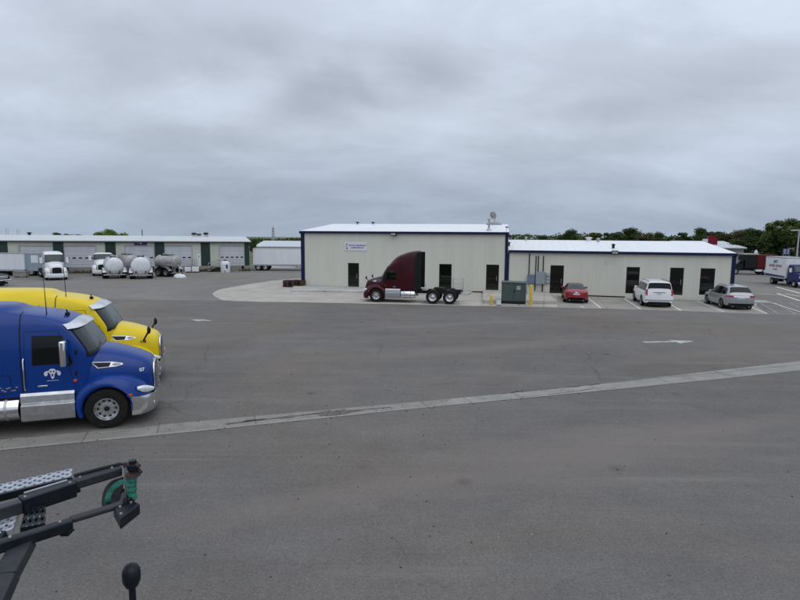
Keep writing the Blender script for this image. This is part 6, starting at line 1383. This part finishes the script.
def plate_holes(c, nu, nv, th, holes=(3, 2), rr=0.32):
    """thin plate between 4 corners (p00,p10,p11,p01) with real round holes, each cell ringed"""
    p00, p10, p11, p01 = c; mb = MB(); nrm = (p10-p00).cross(p01-p00).normalized()
    if nrm.z < 0: nrm = -nrm
    K = 12
    def P(u, v): return (p00*(1-u)+p10*u)*(1-v)+(p01*(1-u)+p11*u)*v
    for i in range(nu):
        for j in range(nv):
            u0, u1, v0, v1 = i/nu, (i+1)/nu, j/nv, (j+1)/nv
            ring = []; outer = []
            for k in range(K):
                a = 2*math.pi*k/K; cu, cv = math.cos(a), math.sin(a); q = max(abs(cu), abs(cv))
                outer.append(P((u0+u1)/2+cu/q*(u1-u0)/2, (v0+v1)/2+cv/q*(v1-v0)/2))
                ring.append(P((u0+u1)/2+cu*(u1-u0)*rr, (v0+v1)/2+cv*(v1-v0)*rr))
            lo = [p-nrm*th for p in ring]; lift = [p+nrm*0.006 for p in ring]
            mb.add(outer+lift+lo, [(k, (k+1) % K, K+(k+1) % K, K+k) for k in range(K)]+[(K+k, K+(k+1) % K, 2*K+(k+1) % K, 2*K+k) for k in range(K)])
    for a, b in ((p00, p10), (p10, p11), (p11, p01), (p01, p00)): mb.add([a, b, b-nrm*.035, a-nrm*.035], [(0, 1, 2, 3)])
    return mb
hb(plate_holes((hp(-60, 507), hp(71.5, 476), hp(72.5, 468), hp(-60, 497.5)), 13, 2, .02, rr=.22), 'ramp_plate', M['ramp'], smooth=False)
hb(plate_holes((hp(-40, 546, -.05), hp(13, 529, -.05), hp(19, 511.5, -.05), hp(-40, 527, -.05)), 6, 3, .02, rr=.22), 'ramp_plate', M['ramp'], smooth=False)
hb(plate_holes((hp(20, 528, -.03), hp(45, 523, -.03), hp(46, 501, -.03), hp(27, 503, -.03)), 4, 3, .02, rr=.22), 'cross_plate', M['haulerblack'], smooth=False)
UB = [hp(-140, 548, .05), hp(21, 500, .05)]
hb(bar(UB, .085, .10), 'outer_beam', M['haulergrey'], bevel=.008)
hb(bar([hp(20, 497.5, .06), hp(74, 480.5, .06)], .115, .13), 'beam_sleeve', M['haulerblack'], bevel=.010)
hb(MB().prism([hp(-60, 506, -.05), hp(71, 475.6, -.05), hp(72, 468.6, -.05), hp(-60, 498.5, -.05)], (0, 0, -.01)), 'shade_backing', M['haulerblack'])  # dark sheets added under the ramp plates so the holes look shaded
hb(MB().prism([hp(-40, 545, -.10), hp(12, 529, -.10), hp(18, 512, -.10), hp(-40, 527, -.10)], (0, 0, -.01)), 'shade_backing', M['haulerblack'])
hb(bar([hp(24, 492.5, .066), hp(67, 479.7, .066)], .02, .006), 'wear_strip', M['ramp'])
hb(bar([hp(-60, 508.5, -.01), hp(72, 477.0, -.01)], .03, .06), 'ramp_edge', M['haulerblack'])
hb(bar([hp(73, 479, .05), hp(120.5, 465.2, .05)], .10, .09), 'inner_beam', M['haulergrey'], bevel=.02)
hb(MB().tube([hp(74, 475.6, .06), hp(100, 468.6, .06), hp(119, 464, .06), hp(124, 464.3, .06), hp(125.2, 467, .05)], .014, 8), 'edge_rail', M['haulerblack'])
# end plate and the lower bar that closes the loop
e0, e1 = hp(124.5, 464.5, .06), hp(124.5, 497, .04)
hb(MB().prism([e0, e1, e1-Vector((0, 0, .13)), e0-Vector((0, 0, .13))], (.016, -.006, 0)), 'end_plate', M['haulergrey'], bevel=.004)
hb(MB().tube([hp(124.6, 495, .0), hp(124, 500.5, -.01), hp(120, 504.5, -.02), hp(112, 507.5, -.03), hp(70, 520, -.03)], .030, 10), 'lower_bar', M['haulergrey'])
hb(bar([hp(-140, 583, .02), hp(72, 518.5, .02)], .075, .085), 'lower_beam', M['haulerblack'], bevel=.012)
hb(MB().tube([hp(66, 522, -.05), hp(66, 531, -.05)], .026, 10).box(hp(66, 528, -.05)-Vector((.03, .03, .05)), hp(66, 528, -.05)+Vector((.03, .03, .02))).tube([hp(66, 531, -.05), hp(74, 530, -.03)], .008, 6), 'lock_pin', M['haulerblack'])
hb(MB().tube([hp(77.5, 487.5, -.03), hp(78.5, 491.5, -.05)], .018, 8), 'lock_pin', M['haulerblack'])
hb(bar([hp(24, 536, -.02), hp(4, 572, -.10), hp(-14, 612, -.25)], .14, .10), 'strut', M['haulergrey'], bevel=.015)
hb(bar([hp(3, 530, -.04), hp(-30, 575, -.2)], .05, .06), 'strut', M['haulerblack'], bevel=.01)
# corner block, shaft and ratchet head
cb_ = hp(128, 508, -.05)
cr = [hp(113, 506, -.02), hp(126, 497.5, -.02), hp(140, 503.5, -.02), hp(120, 519, -.02)]
hb(MB().prism(cr, (0, 0, -.09)), 'corner_block', M['haulerblack'], bevel=.008)
ce = hp(131.8, 499, -.02); tp = Vector((ce.x+.012, ce.y+.02, 0))
zt_ = HZ+.27
hb(MB().tube([(ce.x, ce.y, HZ-.06), (tp.x, tp.y, zt_)], .022, 14), 'winch_shaft', M['rust'])
hb(MB().lathe([(.001, .048), (.034, .048), (.034, .018), (.052, .016), (.052, -.028), (.040, -.03), (.040, -.045), (.001, -.045)], (tp.x, tp.y, zt_-.01), 'z', 6), 'winch_head', M['haulerblack'], smooth=False, bevel=.004)
hb(MB().tube([(tp.x+.03, tp.y-.01, zt_-.0), (tp.x+.065, tp.y-.02, zt_-.004)], .016, 8).tube([(tp.x-.03, tp.y-.03, zt_+.02), (tp.x-.045, tp.y-.045, zt_+.025)], .014, 8).tube([(tp.x+.02, tp.y+.03, zt_-.05), (tp.x+.06, tp.y+.01, zt_-.075)], .016, 8), 'winch_pawl', M['rust'])
hb(MB().lathe([(.001, .012), (.055, .012), (.058, -.012), (.001, -.012)], (tp.x-.002, tp.y, zt_-.085), 'z', 14), 'winch_flange', M['rust'])
# post and legs that carry the head
q = at(131, 567.5, 2.2); 
hb(MB().lathe([(.028, -2.17), (.028, -.19), (.05, -.17), (.072, -.12), (.075, -.06), (.070, -.02), (.052, .015), (.028, .03), (.001, .034)], (q.x, q.y, 2.2), 'z', 24), 'post', M['haulerblack'])
for u, v in ((-128, 552), (-128, 580)):
    p = hp(u, v); hb(MB().box((p.x-.07, p.y-.07, 0.0), (p.x+.07, p.y+.07, HZ-.02)), 'leg', M['haulerblack'], bevel=.01)
p = hp(-128, 566); hb(MB().box((p.x-.2, p.y-.6, 0.0), (p.x+.2, p.y+.6, .05)).box((p.x-.05, p.y-.45, 1.0), (p.x+.05, p.y+.45, 1.1)), 'base_frame', M['haulerblack'])
hb(MB().box((p.x, q.y-.04, .95), (q.x, q.y+.04, 1.05)).box((p.x-.04, p.y, .95), (p.x+.04, q.y+.04, 1.05)), 'cross_member', M['haulerblack'])
def smooth(pts, n=6):
    out = []
    for i in range(len(pts)-1):
        p0, p1, p2, p3 = pts[max(i-1, 0)], pts[i], pts[i+1], pts[min(i+2, len(pts)-1)]
        for k in range(n):
            t = k/n; out.append(0.5*((2*p1)+(p2-p0)*t+(2*p0-5*p1+4*p2-p3)*t*t+(3*p1-p0-3*p2+p3)*t**3))
    return out+[pts[-1]]
for u, v, dz_ in ((25, 497, .061), (70, 483, .061), (80, 477.5, .051), (112, 468.2, .051), (10, 537.5, .021), (60, 522.3, .021), (120, 507, -.02), (131, 502.5, -.02), (121, 514, -.02)):
    p_ = hp(u, v, dz_); hb(MB().lathe([(.001, .010), (.009, .010), (.011, .0)], (p_.x, p_.y, p_.z), 'z', 6), 'bolt', M['galv'], smooth=False)
hb(MB().tube(smooth([hp(-40, 530, .0), hp(4, 514, -.03), hp(30, 506, -.10), hp(52, 495, -.08), hp(70, 490, -.06), hp(84, 485, -.03)]), .010, 8), 'hydraulic_hose', M['plastic'])
# green webbing wound on the shaft with a loose tail
st = thing('ratchet_strap', 'teal green webbing strap wound on the winch shaft with a loose hanging loop', 'strap', (ce.x, ce.y, HZ))
def sb(mb, name, m): o = mb.build(name, m, st); o.matrix_parent_inverse = Matrix.Translation((-ce.x, -ce.y, -HZ)); return o
mb = MB()
for k in range(4):
    z0 = HZ+.0+k*.043; cx_ = ce.x+(tp.x-ce.x)*(k*.043/.3); cy_ = ce.y+(tp.y-ce.y)*(k*.043/.3); r_ = .034+.003*(k % 2)
    mb.lathe([(r_-.004, z0-.004), (r_, z0), (r_+.003, z0+.02), (r_, z0+.040), (r_-.004, z0+.044)], (cx_, cy_, 0), 'z', 20)
sb(mb, 'wound_webbing', M['green_strap'])
def ribbon(pts, w_, th=.004):
    mb = MB(); rows = []
    for i, p in enumerate(pts):
        d = (pts[min(i+1, len(pts)-1)]-pts[max(i-1, 0)]).normalized(); s = d.cross(Vector((.35, -.75, .55))).normalized()*w_/2; n = d.cross(s).normalized()*th/2
        rows.append([p+s+n, p-s+n, p-s-n, p+s-n])
    mb.grid(rows, closed=True); return mb
sp_ = [hp(134, 484, .10), hp(129, 481.5, .12), hp(121, 482.5, .09), hp(114, 487, .05), hp(109.5, 493, .0), hp(107.5, 500, -.05), hp(107, 505, -.10)]
sb(ribbon(smooth(sp_), .045), 'loose_tail', M['green_strap'])
sb(ribbon(smooth([hp(128, 497, .0), hp(132, 495.5, .03), hp(136, 496, .02), hp(134, 499.5, .0)]), .03), 'strap_fold', M['green_strap'])
bgp = smooth([hp(123, 480.5, .03), hp(113, 484, .0), hp(107, 492, -.05), hp(105.5, 503, -.10), hp(106.5, 508, -.12)])
sb(ribbon(bgp, .055, .02), 'rubber_guard', M['plastic'])
sb(ribbon(smooth([hp(124, 489, .0), hp(120, 496, -.05), hp(114, 502, -.08), hp(108, 506, -.1)]), .03, .01), 'rubber_guard', M['plastic'])

sb(MB().prism([hp(u, v, -.07) for u, v in ((123, 481.5), (114, 484.5), (108, 492), (106.5, 503), (109, 506.5), (116, 502.5), (121.5, 497), (123.6, 490))], (0, 0, -.015)), 'rubber_flap', M['plastic'])  # dark_flap
# ------------------------------------------------------------------ trees
def crown_mesh(seed, m, n=8500, leaf=.36, shape='round'):
    rnd = random.Random(seed); mb = MB(); clumps = []
    for k in range(26 if shape == 'round' else 30):
        while True:
            p = Vector((rnd.uniform(-1, 1), rnd.uniform(-1, 1), rnd.uniform(-1, 1)))
            if p.length < 1: break
        p = p*(.55+.45*rnd.random())
        if shape == 'round': c = Vector((p.x*2.7, p.y*2.7, 6.2+p.z*3.0))
        else: c = Vector((p.x*1.9, p.y*1.9, 5.6+p.z*3.9))
        clumps.append((c, rnd.uniform(.55, 1.35) if shape == 'round' else rnd.uniform(.4, .95)))
    for i in range(n):
        c, r = clumps[i % len(clumps)]
        d = Vector((rnd.gauss(0, 1), rnd.gauss(0, 1), rnd.gauss(0, 1))).normalized(); q = r*(rnd.random()**.45)*(1.0 if rnd.random() > .12 else 1.35)
        p = c+Vector((d.x*q, d.y*q, d.z*q*.8))
        a = Vector((rnd.gauss(0, 1), rnd.gauss(0, 1), rnd.gauss(0, .7))).normalized(); b = a.cross(d+Vector((.1, .2, .3))).normalized()
        s = leaf*rnd.uniform(.55, 1.25)
        mb.add([p-a*s*.5, p+b*s*.32, p+a*s*.5, p-b*s*.32], [(0, 1, 2, 3)])
    return mb.mesh('crown', m, smooth=False), clumps
def trunk_mesh(seed, clumps):
    rnd = random.Random(seed); mb = MB()
    mb.tube([(0, 0, -.2), (.05, .03, 1.2), (-.05, .08, 2.6), (.06, 0, 4.4), (0, .05, 6.6)], [.30, .24, .20, .15, .07], 9)
    for c, r in clumps[:14]:
        z = max(1.6, min(5.2, c.z-1.6)); mb.tube([(0, .04, z), (c.x*.45, c.y*.45, z+(c.z-z)*.6), (c.x*.95, c.y*.95, c.z)], [.09, .06, .02], 6)
    return mb.mesh('trunk', M['bark'])
TM = {}
for key, m, seed, shp in (('dark', 'leaf_dark', 11, 'round'), ('dark2', 'leaf_dark', 12, 'tall'), ('mid', 'leaf_mid', 13, 'round'), ('mid2', 'leaf_mid', 14, 'tall'), ('olive', 'leaf_olive', 15, 'round'), ('bright', 'leaf_bright', 16, 'round')):
    c, cl_ = crown_mesh(seed, M[m], shape=shp); TM[key] = (c, trunk_mesh(seed, cl_))
rt = random.Random(21)
def tree(u, v, wpx, Y, key, label, group='trees behind the low wing'):
    top = atY(u, v-1.2, Y); base = Vector((top.x, Y, 0)); h = max(3.0, top.z)
    r = thing('tree', label, 'tree', base, rt.uniform(0, 6.28), group)
    nat = 9.6; wn = 6.6 if key in ('dark', 'mid', 'olive', 'bright') else 5.0
    wid = wpx*Y/FP*1.3
    c = link('crown', TM[key][0], r); t_ = link('trunk', TM[key][1], r)
    r.scale = (wid/wn, wid/wn, h/nat); return r
TL = [(546, 235.5, 16, 150, 'dark', 'low dark tree at the far left end of the row behind the low wing'),
 (537.5, 237.2, 8, 165, 'mid', 'tiny far tree just right of the tall wing above the low roof'),
 (568, 228.6, 21, 125, 'dark', 'rounded dark tree left of the pale vent cap over the low roof'),
 (583, 233.0, 18, 140, 'mid', 'lower mid green tree between the first two taller trees over the low roof'),
 (595, 230.2, 22, 128, 'mid2', 'mid green tree above the two vents of the low roof'),
 (611, 229.5, 18, 132, 'dark2', 'narrow dark tree standing behind the low floodlight'),
 (627, 226.6, 26, 122, 'dark', 'tall dark spreading tree over the middle of the low roof'),
 (643, 230.0, 20, 128, 'olive', 'olive brown tree right of the tall middle tree'),
 (657, 231.5, 20, 124, 'dark', 'dark tree above the roof over the white SUV'),
 (671, 233.5, 14, 135, 'mid', 'short green tree above the roof right of the white SUV'),
 (685, 229.0, 16, 120, 'dark2', 'slim dark tree with gaps left of the red gable'),
 (702, 226.6, 22, 118, 'dark', 'dark leafy tree directly left above the red gable'),
 (716, 228.6, 20, 122, 'mid2', 'mid green tree directly behind the red gable'),
 (731, 229.6, 22, 118, 'olive', 'brownish tree right of the red gable'),
 (747, 228.0, 24, 115, 'olive', 'brown tinged autumn tree above the corner of the low wing'),
 (759, 227.5, 28, 100, 'dark', 'broad dark tree above the red and black truck'),
 (742, 238.5, 26, 95, 'dark', 'bushy dark tree crowding the right corner of the low wing'),
 (771, 226.5, 26, 104, 'mid', 'green tree behind the blue sign panel'),
 (783, 216.5, 32, 92, 'mid', 'big dark tree rising above the white box truck'),
 (800, 210.5, 44, 88, 'mid', 'largest tree, at the right edge behind the lamp post'),
 (776, 240, 24, 90, 'dark2', 'low dark tree filling the gap above the white box truck'),
 (826, 222, 40, 92, 'dark', 'large dark tree beyond the right edge of the yard')]
for a in TL: tree(*a)
tree(106, 227.4, 22, 118, 'bright', 'bright green tree top over the warehouse ridge, left half of the pair', 'trees behind the warehouse')
tree(117.5, 228.6, 20, 121, 'bright', 'bright green tree top over the warehouse ridge, right half of the pair', 'trees behind the warehouse')
tree(58, 232.6, 14, 170, 'dark', 'small far dark tree top over the warehouse ridge above the white tractor', 'trees behind the warehouse')
tree(72, 232.4, 16, 170, 'mid', 'small far green tree top over the warehouse ridge right of the white tractor', 'trees behind the warehouse')
tree(253, 238.6, 9, 105, 'dark', 'dark bushy tree at the right end of the warehouse', 'trees behind the warehouse')
# shrubs under the right-hand trees
sh, _ = crown_mesh(31, M['leaf_dark'], 1500, .34); sh.name = 'foliage'
sh2, _ = crown_mesh(32, M['leaf_mid'], 1500, .34); sh2.name = 'foliage'
stem = MB()
for k in range(5): stem.tube([(0, 0, -.1), (.5*math.cos(k*1.3), .5*math.sin(k*1.3), 2.4), (1.1*math.cos(k*1.3), 1.1*math.sin(k*1.3), 5.2)], [.12, .08, .03], 6)
stm = stem.mesh('stem', M['bark'])
for i, (u, Y, h, k) in enumerate(((737, 96, 3.6, 0), (744, 99, 4.2, 0), (752, 97, 3.4, 1), (760, 99, 4.4, 0), (768, 96, 3.6, 1), (777, 98, 4.4, 0), (787, 97, 3.8, 0), (797, 97, 4.2, 1), (808, 97, 4.2, 0), (822, 97, 4.0, 0), (724, 100, 4.0, 0))):
    b_ = atY(u, 260, Y); r = thing('shrub', 'dark shrub in the hedge of undergrowth below the right hand trees', 'shrub', (b_.x, Y, 0), i*1.1, 'shrubs under the right trees')
    link('foliage', sh2 if k else sh, r); link('stem', stm, r); r.scale = (h/8.6*1.3, h/8.6*1.3, h/9.4)
# far wood along the horizon, one mass
mb = MB(); rnd = random.Random(77)
for i in range(26000):
    x = rnd.uniform(-520, 620); y = 300+rnd.uniform(0, 60)+60*math.sin(x*.004)
    hh = (3.6+1.6*mnoise.noise(Vector((x*.03, 0, 0)))+1.0*mnoise.noise(Vector((x*.11, 3, 0))))*(1.0 if x < 20 else 1.9)
    z = rnd.random()**.7*max(1.6, hh); s = rnd.uniform(.7, 1.5)
    a = Vector((rnd.gauss(0, 1), rnd.gauss(0, .5), rnd.gauss(0, .8))).normalized(); b = a.cross(Vector((.2, 1, .1))).normalized(); p = Vector((x, y, z))
    mb.add([p-a*s*.5, p+b*s*.4, p+a*s*.5, p-b*s*.4], [(0, 1, 2, 3)])
tag(mb.build('far_wood', M['leaf_dark'], smooth=False), 'low dark belt of distant woodland along the horizon', 'wood', kind='stuff')
# ------------------------------------------------------------------ far buildings, poles and signs
def far_building(name, label, u0, u1, veave, vridge, Y, rz, dep, wallm, roofm, extra=None):
    a = atY(u0, veave, Y); wd = atY(u1, veave, Y).x-a.x; ze = a.z; zr = atY((u0+u1)/2, vridge, Y+dep).z
    t = thing(name, label, 'building', (a.x, Y, 0), rz)
    MB().box((0, 0, 0), (wd, 2*dep, ze)).prism([(0, 0, ze), (0, 2*dep, ze), (0, dep, zr-.12)], (wd, 0, 0)).build('wall', wallm, t, smooth=False)
    pr = [(-.4, ze-.02), (dep, zr), (2*dep+.4, ze-.02)]
    MB().prism([(-.3, y, z) for y, z in pr+[(y, z-.15) for y, z in reversed(pr)]], (wd+.6, 0, 0)).build('roof', roofm, t, smooth=False)
    return t, wd, ze, zr
t, wd, ze, zr = far_building('far_warehouse', 'distant grey warehouse with pale roof behind the white box trailer', 255.5, 345, 246.2, 240.9, 122, R(3), 11, M['farwall'], M['farroof'])
t, wd, ze, zr = far_building('far_store', 'distant pale roofed building with red gable behind the right end of the low wing', 690, 741, 247.0, 241.0, 92, R(-6), 8, M['farwall'], M['farroof'])
gx_ = atY(713, 240, 95).x-t.location.x-.65; gz = atY(712, 235.8, 95)[2]
MB().prism([(gx_-.85, 3.0, zr-.6), (gx_+.85, 3.0, zr-.6), (gx_+.85, 3.0, gz-.45), (gx_+.35, 3.0, gz), (gx_-.55, 3.0, gz), (gx_-.85, 3.0, gz-.35)], (0, .5, 0)).build('red_gable', M['redroof'], t, bevel=.04)
MB().prism([(gx_-1.3, 2.8, zr-.6), (gx_-.86, 2.8, zr-.6), (gx_-.86, 2.8, gz-.55)], (0, 2.0, 0)).build('gable_flank', M['farroof'], t)
MB().box((.5, -.05, .3), (3.0, -.004, 2.6)).build('door', M['glass_tint'], t); MB().box((4.2, -.05, 1.0), (6.6, -.004, 2.2)).build('window', M['glass_tint'], t)
def upole(u, v, Y, label, r=.14, arms=True):
    p = atY(u, v, Y); t = thing('utility_pole', label, 'pole', (p.x, Y, 0))
    MB().tube([(0, 0, 0), (0, 0, p.z)], [r, r*.7], 10).build('pole', M['bark'], t)
    if arms: MB().box((-1.1, -.06, p.z-.7), (1.1, .06, p.z-.55)).build('crossarm', M['bark'], t); [MB().tube([(x, 0, p.z-.55), (x, 0, p.z-.35)], .05, 8).build('insulator', M['galv'], t) for x in (-1.0, -.5, .5, 1.0)]
upole(142, 229.5, 150, 'thin utility pole rising behind the warehouse sign', .16, False)
p = atY(273, 227.3, 190); t = thing('lattice_tower', 'faint lattice tower on the horizon above the white box trailer', 'tower', (p.x, 190, 0))
mb = MB(); zt_ = p.z
for sx in (-1, 1):
    for sy in (-1, 1): mb.tube([(sx*.6, sy*.6, 0), (sx*.22, sy*.22, zt_)], .06, 5)
mb.build('leg', M['galv'], t)
mb = MB(); nseg = 9
for k in range(nseg):
    z0, z1 = zt_*k/nseg, zt_*(k+1)/nseg; w0 = .6-.38*k/nseg; w1 = .6-.38*(k+1)/nseg
    for sy in (-1, 1): mb.tube([(-w0, sy*w0, z0), (w1, sy*w1, z1)], .05, 4).tube([(w0, sy*w0, z0), (-w1, sy*w1, z1)], .05, 4).tube([(sy*w0, -w0, z0), (sy*w1, w1, z1)], .05, 4)
mb.build('bracing', M['galv'], t)
MB().tube([(-.7, 0, zt_-.4), (.7, 0, zt_-.4)], .09, 6).tube([(0, 0, zt_), (0, 0, zt_+.8)], .05, 6).build('antenna', M['galv'], t)
p = atY(799, 233.5, 78); t = thing('lamp_post', 'pale grey lamp post at the right edge in front of the largest tree', 'lamp post', (p.x, 78, 0))
MB().tube([(0, 0, 0), (0, 0, p.z+.6)], [.13, .09], 12).build('pole', M['alu_dull'], t); MB().box((-1.1, -.25, p.z+.35), (-.15, .25, p.z+.55)).tube([(0, 0, p.z+.45), (-.4, 0, p.z+.45)], .05, 8).build('lamp_head', M['alu_dull'], t, bevel=.03)
MB().lathe([(.28, 0), (.28, .5), (.2, .55), (.001, .56)], (0, 0, 0), 'z', 16).build('foot', M['walk'], t)
a = atY(783.7, 250, 72); b = atY(789.3, 250, 72); z1 = atY(786, 248.7, 72)[2]+.0; z0 = atY(786, 254.5, 72)[2]
t = thing('blue_sign', 'blue sign panel with pale columns of print above the box truck', 'sign', ((a.x+b.x)/2, 72, 0), R(-30))
w_ = (b.x-a.x)*1.05
MB().box((-w_/2, -.05, z0), (w_/2, .05, z1)).build('panel', M['signblue'], t, bevel=.02)
for k in range(5): MB().box((-w_*.40, -.058, z1-.14-k*.13), (-w_*.06, -.0505, z1-.09-k*.13)).box((w_*.08, -.058, z1-.14-k*.13), (w_*.38, -.0505, z1-.09-k*.13)).build('print', M['signwhite'], t)
for sd in (-1, 1): MB().tube([(sd*w_*.4, .08, 0), (sd*w_*.4, .08, z1)], .04, 8).build('post', M['galv'], t)
